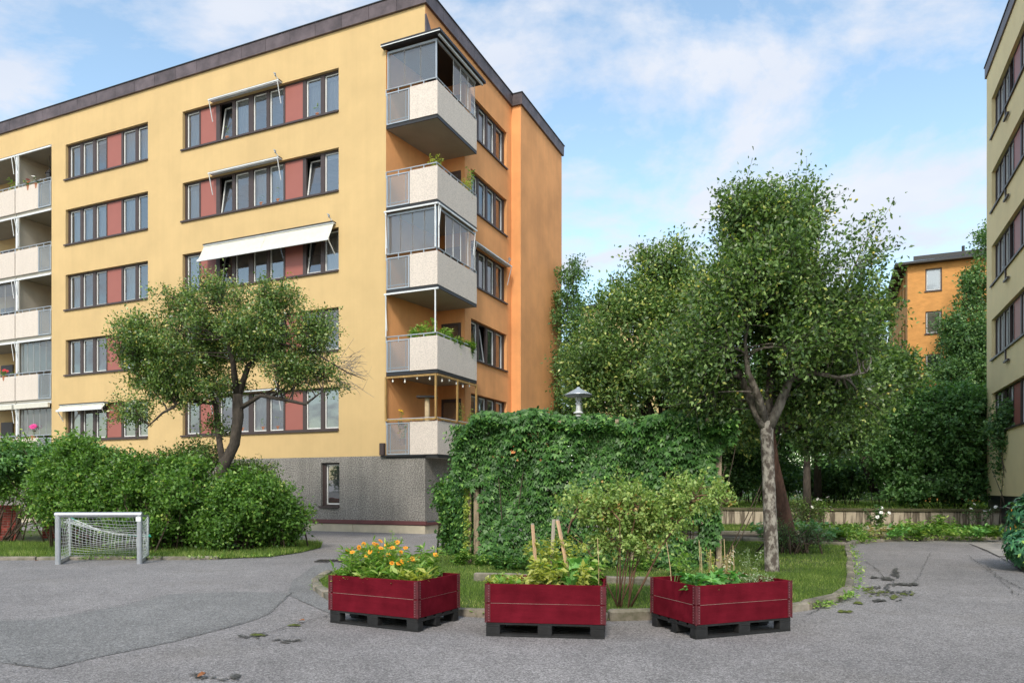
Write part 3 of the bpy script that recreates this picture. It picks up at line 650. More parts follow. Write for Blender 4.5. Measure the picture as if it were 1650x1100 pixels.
# orange end wall, recess walls
mb = MB(); fB = lambda u, v, z: (-v, u, z); fP = lambda u, v, z: (.43-v, u, z)
facade(mb, fB, 2.85, 7.13, 2.62, 17.6, [(3.37, 6.65, z, z+1.5) for z in WZ])
mb.quad((0, 0, 16.5), (0, 2.85, 16.5), (0, 2.85, 17.6), (0, 0, 17.6))
mb.quad((0, 7.13, 2.62), (.43, 7.13, 2.62), (.43, 7.13, 17.6), (0, 7.13, 17.6)); mb.quad((.43, 7.13, 2.62), (.43, 12.2, 2.62), (.43, 12.2, 17.6), (.43, 7.13, 17.6))
mb.quad((.43, 12.2, 2.62), (-14, 12.2, 2.62), (-14, 12.2, 17.6), (.43, 12.2, 17.6))
mb.quad((-1.535, 0, 2.62), (-1.535, .02, 2.62), (-1.535, .02, 16.5), (-1.535, 0, 16.5)); mb.quad((-1.535, .02, 2.62), (-1.15, 2.85, 2.62), (-1.15, 2.85, 16.5), (-1.535, .02, 16.5))
mb.quad((-1.15, 2.85, 2.62), (0, 2.85, 2.62), (0, 2.85, 16.5), (-1.15, 2.85, 16.5))
mb.build('orange_wall', ORA, bld)
# plinth
mb = MB(); facade(mb, fA, -26, 0, .42, 2.62, [(-4.27, -3.47, .89, 2.42)], rev=.2)
mb.quad((0, 0, .42), (0, 7.13, .42), (0, 7.13, 2.62), (0, 0, 2.62)); mb.quad((0, 7.13, .42), (.43, 7.13, .42), (.43, 7.13, 2.62), (0, 7.13, 2.62)); mb.quad((.43, 7.13, .42), (.43, 12.2, .42), (.43, 12.2, 2.62), (.43, 7.13, 2.62))
mb.quad((-1.535, 0, 2.618), (0, 0, 2.618), (0, 2.85, 2.618), (-1.535, 2.85, 2.618))
mb.build('plinth', GRY, bld)
for i in range(9):
    x1 = .012-i*2.9; MB().cbox(x1-2.885, x1, -.03, .10, -.05, .27, .01).build('base_stone', BASE, bld)
for i in range(4): MB().cbox(-.10, .015, .11+i*2.9, .11+i*2.9+2.885, -.05, .27, .01).build('base_stone', BASE, bld)
mb = MB(); mb.box(-26, .03, -.02, .12, .27, .38); mb.box(-26, .07, -.07, -.02, .30, .345); mb.box(-26, .02, -.012, .1, .38, .42)
mb.box(.03, .032, -.02, 8, .27, .38); mb.box(.032, .07, -.02, 8, .30, .345); mb.build('base_ledge', MAR, bld)
win = window(bld, (-4.27, 0, .89), 0, .80, 1.53, (('p', .14, .74),), setb=.1)
# roof + copper fascia
mb = MB(); mb.poly([(-26, -.02, 18.02), (.02, -.02, 18.02), (.02, 7.1, 18.02), (.45, 7.1, 18.02), (.45, 12.22, 18.02), (-26, 12.22, 18.02)]); mb.build('roof', BLK, bld)
def fascia(a, b, nrmv, corner=0):
    a = Vector(a); b = Vector(b); d = (b-a); L = d.length; d.normalize(); n = max(1, round(L/1.15)); nn = Vector(nrmv)
    for i in range(n):
        p = a+d*(L*i/n); q = a+d*(L*(i+1)/n-.012); o = nn*(.085+random.uniform(0, .006)); t = nn*.10; bb = nn*.05
        z0, z1 = 17.585, 18.06+random.uniform(-.003, .003)
        mb = MB(); P = lambda v, off, z: (v.x+off.x, v.y+off.y, z)
        mb.quad(P(p, o, z0), P(q, o, z0), P(q, t, z1), P(p, t, z1)); mb.quad(P(p, Vector((0, 0)), z0-.005), P(q, Vector((0, 0)), z0-.005), P(q, o, z0), P(p, o, z0))
        mb.quad(P(p, t, z1), P(q, t, z1), P(q, -nn*.3, z1+.02), P(p, -nn*.3, z1+.02)); mb.quad(P(q, o, z0), P(q, o*.6, z0), P(q, t*.6, z1), P(q, t, z1)); mb.quad(P(p, o, z0), P(p, o*.6, z0), P(p, t*.6, z1), P(p, t, z1))
        mb.build('fascia_panel', COP, bld)
fascia((-26, 0), (.09, 0), (0, -1)); fascia((0, -.09), (0, 7.04), (1, 0)); fascia((0, 7.13), (.52, 7.13), (0, -1)); fascia((.43, 7.04), (.43, 12.3), (1, 0))
mb = MB(); mb.box(-26, .13, -.13, -.10, 18.055, 18.085); mb.box(.10, .13, -.10, 7.03, 18.055, 18.085); mb.box(.10, .56, 7.0, 7.03, 18.056, 18.086); mb.box(.53, .56, 7.03, 12.33, 18.055, 18.085); mb.build('roof_edge', BLK, bld)
# windows
cur = {0: ((), ()), 1: ((0,), (5,)), 2: ((4,), (0, 1)), 3: ((1, 5), (2,)), 4: ((0, 2), (3,))}
for k, z in enumerate(WZ):
    window(bld, (-17.84, 0, z), 0, 4.96, 1.5, SEG_L, curtains=[(0,), (2, 4), (0, 3), (0, 1, 2, 3), (0, 1, 3, 4)][k], blinds=[(), (1,), (3,), (0, 1, 2), (0, 1, 2)][k])
    window(bld, (-10.98, 0, z), 0, 7.48, 1.5, SEG_R, opened=[(), (), (1, 5), (1, 5), (1,)][k], curtains=[(3,), (0, 2), (0, 6), (0, 3, 4), (0, 2, 5, 6)][k], blinds=[(5, 6), (3, 6), (0, 6), (0, 2, 3, 4, 6), (0, 2, 3, 4, 5, 6)][k])
    window(bld, (0, 3.37, z), R_(90), 3.28, 1.5, SEG_B, opened=[(), (1,), (), (), ()][k], curtains=[(), (), (0, 1), (1, 2), (0, 1, 2)][k], blinds=[(0, 1, 2), (), (2,), (), ()][k])

def awning(x0, x1, z, ext, loc=(0, 0, 0), rotz=0, drop=.55, box=True, arm=.75, crank=True, cloth=True):
    """cassette with folding arms; ext = how far the cloth is out"""
    r = link('awning', cmesh(('aw', x0, x1, z), lambda: MB().box(x0, x1, -.16, -.02, z-.012, z+.030, 0).box(x0-.01, x1+.01, -.19, -.0, z+.032, z+.06, 1), 'awning', [WAL, BLK]), bld, loc, rotz)
    if ext > .1:
        mb = MB(); n = 2; ze = z-drop; ye = -.12-ext
        for i in range(n):
            a = x0+(x1-x0)*i/n+(.01 if i else 0); b = x0+(x1-x0)*(i+1)/n
            c = .02; mb.quad((a, -.12, z), (b, -.12, z), (b, (ye-.12)/2, (z+ze)/2-c), (a, (ye-.12)/2, (z+ze)/2-c)); mb.quad((a, (ye-.12)/2, (z+ze)/2-c), (b, (ye-.12)/2, (z+ze)/2-c), (b, ye, ze), (a, ye, ze))
        mb.build('awning_cloth', AWN, r); MB().box(x0-.02, x1+.02, ye-.04, ye+.01, ze-.07, ze+.01).build('front_bar', WAL, r)
        for x in (x0+.03, x1-.03): MB().bar((x, ye, ze-.02), (x, -.01, ze-.45), .025, .03).build('awning_arm', WAL, r)
    else:
        MB().box(x0-.02, x1+.02, -.235, -.20, z-.02, z+.02).build('front_bar', WAL, r)
        for x in (x0+.03, x1-.03): MB().bar((x, -.22, z-.02), (x, -.03, z-arm), .022, .025).build('awning_arm', WAL, r)
    if crank:
        MB().tube([(x1-.02, -.08, z), (x1-.12, -.12, z+.14), (x1-.16, -.16, z+.22), (x1-.10, -.22, z+.26), (x1-.22, -.2, z+.33)], .016, 6).tube([(x1-.14, -.2, z+.2), (x1-.2, -.16, z+.30)], .03, 6).build('crank_joint', ALU, r)
    return r
awning(-9.40, -6.02, WZ[4]+1.52, 0); awning(-9.40, -6.02, WZ[3]+1.52, 0)
awning(-9.72, -3.62, WZ[2]+1.62, .30, drop=.62); awning(-9.40, -6.02, WZ[0]+1.52, 0); awning(-18.0, -15.2, WZ[0]+1.46, .16, drop=.20, crank=False)
awning(0, 3.3, WZ[2]+1.52, 0, (0, 3.38, 0), R_(90))

# ---- balconies
def railing(root, pts, z, step=.5):
    mb = MB(); mb.tube([(x, y, z) for x, y in pts], .022, 6); mb.tube([(x, y, z-.13) for x, y in pts], .014, 6)
    for a, b in zip(pts[:-1], pts[1:]):
        L = math.dist(a, b); n = max(1, round(L/step))
        for i in range(n+1): t = i/n; x = a[0]+(b[0]-a[0])*t; y = a[1]+(b[1]-a[1])*t; mb.box(x-.013, x+.013, y-.013, y+.013, z-.2, z)
    return mb.build('railing', ALU, root)
def screen(root, x0, x1, y, z0, z1):
    mb = MB(); t = .035
    mb.box(x0, x1, y-.02, y+.02, z0, z0+t); mb.box(x0, x1, y-.02, y+.02, z1-t, z1); mb.box(x0, x0+t, y-.02, y+.02, z0+t, z1-t); mb.box(x1-t, x1, y-.02, y+.02, z0+t, z1-t)
    mb.box(x0+t, x1-t, y+.022, y+.04, z0+.13, z0+.155); mb.box(x0+.12, x0+.14, y+.022, y+.04, z0+t, z1-t); mb.box(x1-.17, x1-.15, y+.022, y+.04, z0+t, z1-t)
    f = mb.build('screen_frame', ALU, root)
    MB().quad((x0+t, y, z0+t), (x1-t, y, z0+t), (x1-t, y, z1-t), (x0+t, y, z1-t)).build('mesh_screen', SCR, root)
def pane_row(root, a, b, n, z0, z1, name='glass_panel', skip=()):
    a = Vector(a); b = Vector(b)
    for i in range(n):
        if i in skip: continue
        p = a+(b-a)*(i/n); q = a+(b-a)*((i+1)/n); d = (q-p).normalized()*.012; p = p+d; q = q-d; nn = Vector((-(q-p).y, (q-p).x)).normalized()*.008
        mb = MB(); P = lambda v, z, s: (v.x+nn.x*s, v.y+nn.y*s, z)
        mb.quad(P(p, z0, 1), P(q, z0, 1), P(q, z1, 1), P(p, z1, 1)); mb.quad(P(p, z0, 1), P(p, z1, 1), P(p, z1, -1), P(p, z0, -1), 1); mb.quad(P(q, z0, 1), P(q, z1, 1), P(q, z1, -1), P(q, z0, -1), 1)
        mb.build(name, [BGL, WAL], root)
XR, YB = .47, 2.89
for k in range(5):
    zb = 2.65+2.8*k; zt = 3.85+2.8*k; ztop = 16.42 if k == 4 else zb+2.8-.16
    b = link('balcony', MB().poly([(-1.52, .03, zb+.02), (XR-.03, .03, zb+.02), (XR-.03, YB-.02, zb+.02), (.0, YB-.02, zb+.02), (-1.17, 2.84, zb+.02)]).poly([(-1.52, .03, zb-.12), (XR-.03, .03, zb-.12), (XR-.03, YB-.02, zb-.12), (.0, YB-.02, zb-.12), (-1.17, 2.84, zb-.12)][::-1]).build('tmp', SOF).data, bld); bpy.data.objects.remove(bpy.data.objects['tmp']); b.data.name = 'balcony'
    MB().box(-1.525, XR+.0, -.004, .03, zb-.12, zb-.01).box(XR-.03, XR+.004, .03, YB, zb-.12, zb-.01).build('slab_edge', BLK, b)
    MB().cbox(-.58, XR+.015, -.035, .02, zb-.005, zt-.10, .008).build('front_panel', PEB, b)
    MB().cbox(XR-.045, XR+.012, .024, YB+.0, zb-.005, zt-.10, .008).build('side_panel', PEB, b)
    screen(b, -1.50, -.60, -.01, zb+.0, zt-.12)
    railing(b, [(-1.52, -.01), (XR-.02, -.01), (XR-.02, YB)], zt)
    if k in (2, 4):
        pane_row(b, (-1.46, .06), (XR-.06, .06), 4 if k == 2 else 3, zt+.03, ztop-.12)
        pane_row(b, (XR-.06, .08), (XR-.06, YB-.02), 5, zt+.03, ztop-.12, skip=(0, 1) if k == 4 else (0,))
        MB().box(-1.5, XR-.03, .03, .09, ztop-.12, ztop-.05).box(XR-.09, XR-.03, .09, YB, ztop-.12, ztop-.05).box(-1.5, -1.46, .03, .09, zt, ztop-.12).box(XR-.09, XR-.05, .03, .07, zt, ztop-.12).build('glazing_track', ALU, b)
    if k in (1, 2):
        MB().box(-1.56, XR+.05, -.10, -.05, ztop-.03, ztop+.02).box(-1.56, XR+.05, -.045, .0, ztop-.01, ztop+.04).build('awning_cassette', WAL, b)
        MB().tube([(-1.50, -.06, zt), (-1.50, -.06, ztop-.03)], .022, 6).tube([(XR-.05, -.06, zt), (XR-.05, -.06, ztop-.03)], .026, 6).tube([(-1.45, -.07, zt+.2), (-1.49, -.12, ztop-.05)], .012, 5).build('awning_post', WAL, b)
    if k == 2:
        MB().box(XR+.03, XR+.08, .03, YB-.1, ztop-.03, ztop+.02).box(XR+.0, XR+.045, .03, YB, ztop+.022, ztop+.05).build('awning_cassette', WAL, b)
        MB().bar((XR+.04, .15, ztop-.04), (XR+.04, .02, ztop-.75), .025, .025).bar((XR+.04, 2.72, ztop-.04), (XR+.04, 2.55, ztop-.95), .025, .025).tube([(XR+.02, .05, zt), (XR+.02, .05, ztop-.03)], .025, 6).build('awning_arm', WAL, b)
    if k == 4:
        MB().box(-1.62, XR+.16, -.16, 3.25, ztop+.02, ztop+.06).box(-1.62, XR+.20, -.20, -.16, ztop+.035, ztop+.12).box(XR+.16, XR+.20, -.16, 3.27, ztop+.035, ztop+.12).build('canopy', BLK, b)
        MB().box(-1.62, XR+.2, -.205, -.20, ztop+.02, ztop+.05).box(XR+.06, XR+.12, -.06, 3.2, ztop-.05, ztop+.02).build('canopy_trim', WAL, b)
        MB().quad((.06, -.02, 17.25), (.06, .28, 16.9), (.06, 1.5, 16.56), (.06, -.02, 16.5)).quad((.06, -.02, 17.25), (.06, .28, 16.9), (.0, .28, 16.9), (.0, -.02, 17.25)).quad((.0, -.02, 17.25), (.06, -.02, 17.25), (.06, -.02, 16.5), (.0, -.02, 16.5)).quad((.06, .28, 16.9), (.06, 1.5, 16.56), (.0, 1.5, 16.56), (.0, .28, 16.9)).build('flashing', COP, b)
    if k == 0:
        mb = MB(); w_ = .06
        for x, y in ((-1.50, -.06), (XR-.03, -.06), (XR+.02, 1.35), (XR+.02, 2.82)): mb.box(x-w_/2, x+w_/2, y-w_/2, y+w_/2, zt-.05, ztop+.0)
        mb.box(-1.47, XR-.06, -.085, -.035, ztop-.06, ztop); mb.box(-1.47, XR-.06, -.085, -.035, zt-.07, zt-.01); mb.box(XR-.01, XR+.04, -.03, 2.79, ztop-.06, ztop); mb.box(XR-.01, XR+.04, -.03, 2.79, zt-.07, zt-.01)
        mb.build('timber_frame', WOODF, b)
        for i in range(9):
            if i < 4: x, y = -1.25+i*.48, -.02
            else: x, y = XR+.0, .3+(i-4)*.5
            z = ztop-.10-.05*math.sin(i*2.1)
            MB().lathe([(.005, .06), (.016, .05), (.016, .02), (.03, -.01), (.034, -.035), (.02, -.06), (0, -.068)], (x, y, z-.03), 8).tube([(x, y, z+.02), (x, y, z+.09)], .005, 4).build('light_bulb', BULB, b)
MB().box(-1.70, .03, -.09, 0, 2.585, 2.63).box(.0, .03, .0, .5, 2.585, 2.63).build('plinth_sill', BLK, bld)
MB().cbox(-1.72, -1.545, -.14, -.005, 2.64, 3.05, .01).build('gutter_box', BRN, bld)
# recess doors
for k in range(5):
    zb = 2.67+2.8*k; d = MB().box(-.95, -.15, 2.80, 2.845, zb, zb+2.15).build('balcony_door', BRN, bld); MB().quad((-.85, 2.795, zb+.35), (-.25, 2.795, zb+.35), (-.25, 2.795, zb+2.02), (-.85, 2.795, zb+2.02)).build('pane', GLS, d)
    MB().box(-.25, .0, 2.86, 2.9, zb, zb+2.6).build('wall_pier', ORA, bld)
# ---- left loggia stack
mb = MB()
mb.quad((-21.12, .15, 2.6), (-21.12, 1.8, 2.6), (-21.12, 1.8, 16.5), (-21.12, .15, 16.5)); mb.quad((-21.25, .15, 2.6), (-21.25, 1.8, 2.6), (-21.25, 1.8, 16.5), (-21.25, .15, 16.5)); mb.quad((-21.25, .15, 2.6), (-21.12, .15, 2.6), (-21.12, .15, 16.5), (-21.25, .15, 16.5))
mb.build('partition_wall', mat('light_partition_render', (.56, .51, .42), .9, var=.05), bld)
MB().quad((-26, 1.8, 2.6), (-18.75, 1.8, 2.6), (-18.75, 1.8, 16.5), (-26, 1.8, 16.5)).build('loggia_back_wall', YEL, bld)
MB().quad((-26, .02, 16.49), (-18.75, .02, 16.49), (-18.75, 1.8, 16.49), (-26, 1.8, 16.49)).build('ceiling', SOF, bld)
MB().quad((-1.535, .02, 16.49), (.0, .02, 16.49), (.0, 2.85, 16.49), (-1.15, 2.85, 16.49)).build('ceiling', SOF, bld)
for k in range(5):
    zb = 2.65+2.8*k; zt = 3.85+2.8*k; ztop = 16.5 if k == 4 else zb+2.68
    for j, (x0, x1) in enumerate(((-21.17, -18.76), (-25.5, -21.21))):
        b = MB().box(x0, x1, .03, 1.79, zb-.12, zb+.02).build('balcony', SOF, bld)
        MB().cbox(x0+.01, (-19.62 if j == 0 else x1-.01), -.03, .025, zb-.01, zt-.10, .008).build('front_panel', PEB, b)
        if j == 0: screen(b, -19.6, -18.78, .0, zb-.01, zt-.12)
        railing(b, [(x0, -.01), (x1, -.01)], zt, .45)
        MB().box(x0+.03, x1-.01, -.05, .01, ztop-.12, ztop-.06).box(x0+.03, x1-.01, -.0, .05, ztop-.055, ztop-.02).build('awning_cassette', WAL, b)
        MB().box(x0+.02, x0+.14, -.02, .04, zt+.03, ztop-.12).tube([(x0+.22, -.03, zt+.1), (x0+.22, -.03, ztop-.1)], .018, 6).bar((x0+.04, -.10, ztop-.1), (x0+.2, -.04, ztop-.9), .02, .02).build('awning_post', WAL, b)
        if j == 1: MB().bar((x1-.12, -.10, ztop-.1), (x1-.04, -.04, ztop-.9), .02, .02).build('awning_arm', WAL, b)
        if (k in (0, 1) and j == 0) or (j == 1 and k == 2): pane_row(b, (x0+.25, .08), (x1-.05, .08), 5, zt+.03, ztop-.12)
        MB().box(x0+.4, x0+1.3, 1.74, 1.79, zb+.02, zb+2.1).build('balcony_door', BRN, b)
        if k == 0: MB().box(x0+.10, x1-.01, -.16, -.06, ztop-.28, ztop-.07).build('awning_cloth', AWN, b)

# right building
bR = thing('apartment_building', 'pale ochre apartment block cut off by the right edge of the photo', 'building', (*BLD_R, 0), BROT)
mb = MB(); fR = lambda u, v, z: (v, -u, z)
facade(mb, fR, 0, 12, 1.25, 17.6, [(.95, 8.43, z, z+1.5) for z in WZ]); mb.quad((0, 0, 1.25), (12, 0, 1.25), (12, 0, 17.6), (0, 0, 17.6)); mb.build('yellow_wall', YEL2, bR)
MB().box(.04, 11.9, -12, -.04, .3, 1.25).build('plinth', BLK, bR)
MB().box(-.06, 12, -12, .06, 17.56, 17.99).build('fascia', COP, bR); MB().box(-.09, 12, -12, .09, 17.99, 18.03).build('roof', BLK, bR)
for k, z in enumerate(WZ):
    q = window(bR, (0, -.95, z), R_(-90), 7.48, 1.5, SEG_T, opened=[(2,), (3,), (3,), (), (3,)][k], curtains=(0, 1) if k else (), blinds=(1, 2))
    if k: MB().box(-.10, -.03, -4.12, -3.45, z-.52, z-.46).box(-.05, -.003, -3.52, -3.45, z-.46, z-.05).build('sill_bracket', BRN, bR)
# far orange house
bD = thing('apartment_building', 'orange rough-rendered house with dark overhanging eaves behind the trees on the right', 'building', (*BLD_D, 0), BROT)
mb = MB(); wops = [(1.01, 1.93, z, z+1.42) for z in (14.10-2.72*k for k in range(5))]
facade(mb, fA, 0, 9, .6, 15.9, wops, rev=.15); fDl = lambda u, v, z: (v, u, z)
lops = [(a, a+.9, z, z+1.4) for a in (1.4, 3.6, 6.4) for z in (14.10-2.72*k for k in range(5))]
facade(mb, fDl, 0, 16, .6, 15.9, lops, rev=.15); mb.build('orange_wall', ORA2, bD)
for k in range(5):
    z = 14.10-2.72*k; window(bD, (1.01, 0, z), 0, .92, 1.42, (('p', .07, .85),), setb=.05, curtains=(0,) if k == 0 else (), blinds=(0,) if k in (1, 2) else ())
    for a in (1.4, 3.6, 6.4): window(bD, (0, a+.9, z), R_(-90), .9, 1.4, (('p', .07, .83),), setb=.05, room=False)
mb = MB(); e = .75
mb.poly([(-e, -.5, 15.85), (9.5, -.5, 15.85), (9.5, 16.5, 15.85), (-e, 16.5, 15.85)]); mb.quad((-e, -.5, 15.85), (9.5, -.5, 15.85), (9.5, -.5, 15.98), (-e, -.5, 15.98)); mb.quad((-e, -.5, 15.85), (-e, 16.5, 15.85), (-e, 16.5, 15.98), (-e, -.5, 15.98))
mb.quad((-e, -.5, 15.98), (9.5, -.5, 15.98), (5, 3.5, 17.1), (2.6, 3.5, 17.1)); mb.quad((-e, -.5, 15.98), (-e, 16.5, 15.98), (2.6, 12, 17.1), (2.6, 3.5, 17.1)); mb.quad((9.5, -.5, 15.98), (9.5, 16.5, 15.98), (5, 12, 17.1), (5, 3.5, 17.1))
mb.box(.3, 4.5, -.42, -.38, 16.03, 16.30)
rf = mb.build('roof', BLK, bD)
for i in range(10): MB().box(-e+.02, .0, .4+i*1.5, .48+i*1.5, 15.72, 15.84).build('rafter', BRN, rf)
MB().tube([(3.2, .8, 16.2), (3.2, .8, 16.95)], .09, 8).build('chimney', BLK, rf)
# far ochre house seen over / through the trees in the middle
bE = thing('apartment_building', 'ochre house with dark roof half hidden behind the middle trees', 'building', (*at(935, 787, 62)[:2], 0), BROT)
mb = MB(); eops = [(u, u+1.2, z, z+1.4) for u in (1.5, 4.2, 6.9, 9.6) for z in (14.2, 11.4, 8.6, 5.8, 3.0)]
facade(mb, fA, 0, 12.6, .6, 16.7, eops, rev=.15); mb.quad((0, 0, .6), (0, 12, .6), (0, 12, 16.7), (0, 0, 16.7)); mb.build('yellow_wall', mat('pale_ochre_render', (.62, .47, .22), .9, var=.08), bE)
MB().box(-.5, 13.1, -.5, 12, 16.7, 16.85).quad((-.5, -.5, 16.85), (13.1, -.5, 16.85), (11, 3, 18.0), (1.5, 3, 18.0)).quad((-.5, -.5, 16.85), (-.5, 12, 16.85), (1.5, 9, 18.0), (1.5, 3, 18.0)).build('roof', BLK, bE)
for o in eops: window(bE, (o[0], 0, o[2]), 0, 1.2, 1.4, (('p', .06, .57), ('p', .63, 1.14)), setb=.05, room=False)
# house opposite, behind the camera, that the lower windows reflect
bO = thing('apartment_building', 'yellow house opposite, behind the photographer', 'building', (-26, -24, 0), BROT)
mb = MB(); oops = [(u, u+1.3, z, z+1.4) for u in [2+3*i for i in range(15)] for z in (15.2, 12.4, 9.6, 6.8, 4.0, 1.2)]
facade(mb, lambda u, v, z: (u, -v, z), 0, 48, 0, 18.4, oops, rev=.15); mb.box(0, 48, -10, -.4, 0, 18.4); mb.build('yellow_wall', YEL2, bO)
mb = MB()
for o in oops: mb.box(o[0]+.03, o[1]-.03, -.14, -.10, o[2]+.03, o[3]-.03)
mb.build('window', BRN, bO)

# retaining wall
wl = thing('retaining_wall', 'low concrete retaining wall streaked with black stains under a mossy cap', 'wall')
A_, B_ = Vector(WA), Vector(WB); dW = (B_-A_).normalized(); nW = Vector((dW.y, -dW.x)); LW = (B_-A_).length; n = 12
angW = math.atan2(dW.y, dW.x)
for i in range(n):
    p = A_+dW*(LW*i/n); mb = MB().cbox(.006, LW/n-.006, 0, .22, -.05, .66, .01); o = mb.build('wall_panel', CONC, wl, (p.x, p.y, 0), angW)
    MB().cbox(.004, LW/n-.004, -.06, .30, .662, .76, .015).build('capstone', CAPM, wl, (p.x, p.y, 0), angW)

# brick walls at the left edge
def brickwall(label, loc, L, rows, rotz, group=None):
    t = thing('brick_wall', label, 'wall', loc, rotz)
    MB().box(.006, L-.006, .012, .24, -.02, rows*.075+.0).build('mortar', MORT, t)
    base = MB().cbox(0, .238, 0, .1, 0, .063, .006).build('b', BRK); me = base.data; bpy.data.objects.remove(base); me.name = 'brick'
    half = MB().cbox(0, .113, 0, .1, 0, .063, .006).build('b', BRK); mh = half.data; bpy.data.objects.remove(half); mh.name = 'brick'
    for r in range(rows):
        x = 0; first = r % 2 == 1
        while x < L-.05:
            m_ = mh if (first or x+.238 > L+.01) else me; w_ = .125 if m_ is mh else .25
            if not (rows > 12 and r in (rows-2,) and .35 < x < .6) : link('brick', m_, t, (x, random.uniform(-.006, .004), r*.075+.006))
            first = False; x += w_
    MB().cbox(-.01, L+.01, -.02, .26, rows*.075+.002, rows*.075+.05, .01).build('coping', BRK, t)
brickwall('red brick pier at the far left edge with worn pale mortar', (-15.75, 20.9, 0), 1.5, 13, 0)
brickwall('darker low red brick wall set back beside the brick pier', (-14.15, 21.9, 0), 1.75, 12, 0)

# ------------------------------------------------------------------ planters on pallets
def make_planter(name_loc, rotz, label, plabel):
    x, y = name_loc; Lp, Wp = 1.2, .8
    pal = thing('pallet', plabel, 'pallet', (x, y, 0), rotz, 'black pallets under the red planters')
    rr = random.Random(int(x*100))
    # local origin = near corner; x along the long side, y inward
    for yy in (0, (Wp-.1)/2, Wp-.1): link('runner', cmesh('runner', lambda: MB().cbox(0, Lp, 0, .1, .002, .022, .004), 'runner', PALM), pal, (0, yy, 0))
    for yy in (0, (Wp-.145)/2, Wp-.1):
        for xx in (0, (Lp-.145)/2, Lp-.145): link('block', cmesh('block', lambda: MB().cbox(0, .145, .0, .1, 0, .078, .006), 'block', PALM), pal, (xx, yy, .0225))
    for xx in (0, (Lp-.145)/2, Lp-.145): link('cross_board', cmesh('cross', lambda: MB().cbox(0, .145, 0, Wp, 0, .021, .004), 'cross_board', PALM), pal, (xx, 0, .101))
    for i in range(5): link('deck_board', cmesh('deck', lambda: MB().cbox(0, Lp, 0, .13, 0, .021, .004), 'deck_board', PALM), pal, (0, i*(Wp-.13)/4, .1225))
    p = thing('planter_box', label, 'planter', (x, y, .145), rotz, 'dark red planter boxes')
    t = .021
    for lv in range(2):
        z = lv*.196
        for nm, a, b, c, d in (('side_board', .004, Lp-.004, -.004, t), ('side_board', .004, Lp-.004, Wp-t, Wp+.004), ('side_board', -.003, t, t+.002, Wp-t-.002), ('side_board', Lp-t, Lp+.003, t+.002, Wp-t-.002)):
            mb = MB(); mb.cbox(a, b, c, d, z, z+.1925, .003)
            mb.v = [(q[0]+rr.uniform(-.002, .002), q[1]+rr.uniform(-.002, .002), q[2]+rr.uniform(-.0015, .0015)) for q in mb.v]
            mb.build(nm, RED, p)
        if lv: MB().box(.05, Lp-.05, -.0046, .0, z-.0025, z-.0005).box(-.0036, .0, .05, Wp-.05, z-.0025, z-.0005).box(Lp, Lp+.0036, .05, Wp-.05, z-.0025, z-.0005).build('bare_edge', STK2, p)
        for cx, sx in ((0, 1), (Lp, -1)):
            for cy, sy in ((0, 1), (Wp, -1)):
                mb = MB(); x0, x1 = sorted((cx-.004*sx, cx+.045*sx)); y0, y1 = sorted((cy-.009*sy, cy-.0045*sy)); mb.box(x0, x1, y0, y1, z+.006, z+.188)
                x0, x1 = sorted((cx-.008*sx, cx-.0035*sx)); y0, y1 = sorted((cy-.004*sy, cy+.045*sy)); mb.box(x0, x1, y0, y1, z+.006, z+.188)
                mb.tube([(cx-.006*sx, cy-.008*sy, z-.004), (cx-.006*sx, cy-.008*sy, z+.198)], .007, 6)
                h = mb.build('hinge', STEELR, p); mb = MB()
                for q in range(7):
                    zz = z+.018+q*.026
                    ex = cx+.030*sx; ey = cy-.011*sy; mb.box(ex-.005, ex+.005, ey-.002, ey+.002, zz-.004, zz+.004)
                    ex = cx-.010*sx; ey = cy+.030*sy; mb.box(ex-.002, ex+.002, ey-.005, ey+.005, zz-.004, zz+.004)
                mb.build('screw', SCREW, h)
    mb = MB(); nx, ny = 14, 10; i0 = 0
    P = [[(t+.002+(Lp-2*t-.004)*i/nx, t+.004+(Wp-2*t-.008)*j/ny, .315+rr.uniform(-.018, .022)) for j in range(ny+1)] for i in range(nx+1)]
    for i in range(nx):
        for j in range(ny): mb.quad(P[i][j], P[i+1][j], P[i+1][j+1], P[i][j+1])
    mb.build('soil', SOIL, p, smooth=True)
    c, s_ = math.cos(rotz), math.sin(rotz)
    return lambda u, v, z=.46: np.array([x+u*c-v*s_, y+u*s_+v*c, z])
# near corner / long-side heading of each (measured on the ground)
r1 = R_(-28); P1 = make_planter((-.985-1.2*math.cos(r1), 7.60-1.2*math.sin(r1)), r1, 'dark red wooden planter full of orange marigolds, standing left of the other two', 'black pallet under the planter with the orange marigolds')
P2 = make_planter((-.265, 7.41), R_(-7.8), 'dark red wooden planter in the middle with wooden stakes and a pink flower', 'black pallet under the middle planter with the wooden stakes')
P3 = make_planter((1.83, 7.235), R_(21.8), 'dark red wooden planter nearest the speckled tree trunk, half bare with thin bamboo canes', 'black pallet under the planter with bamboo canes')

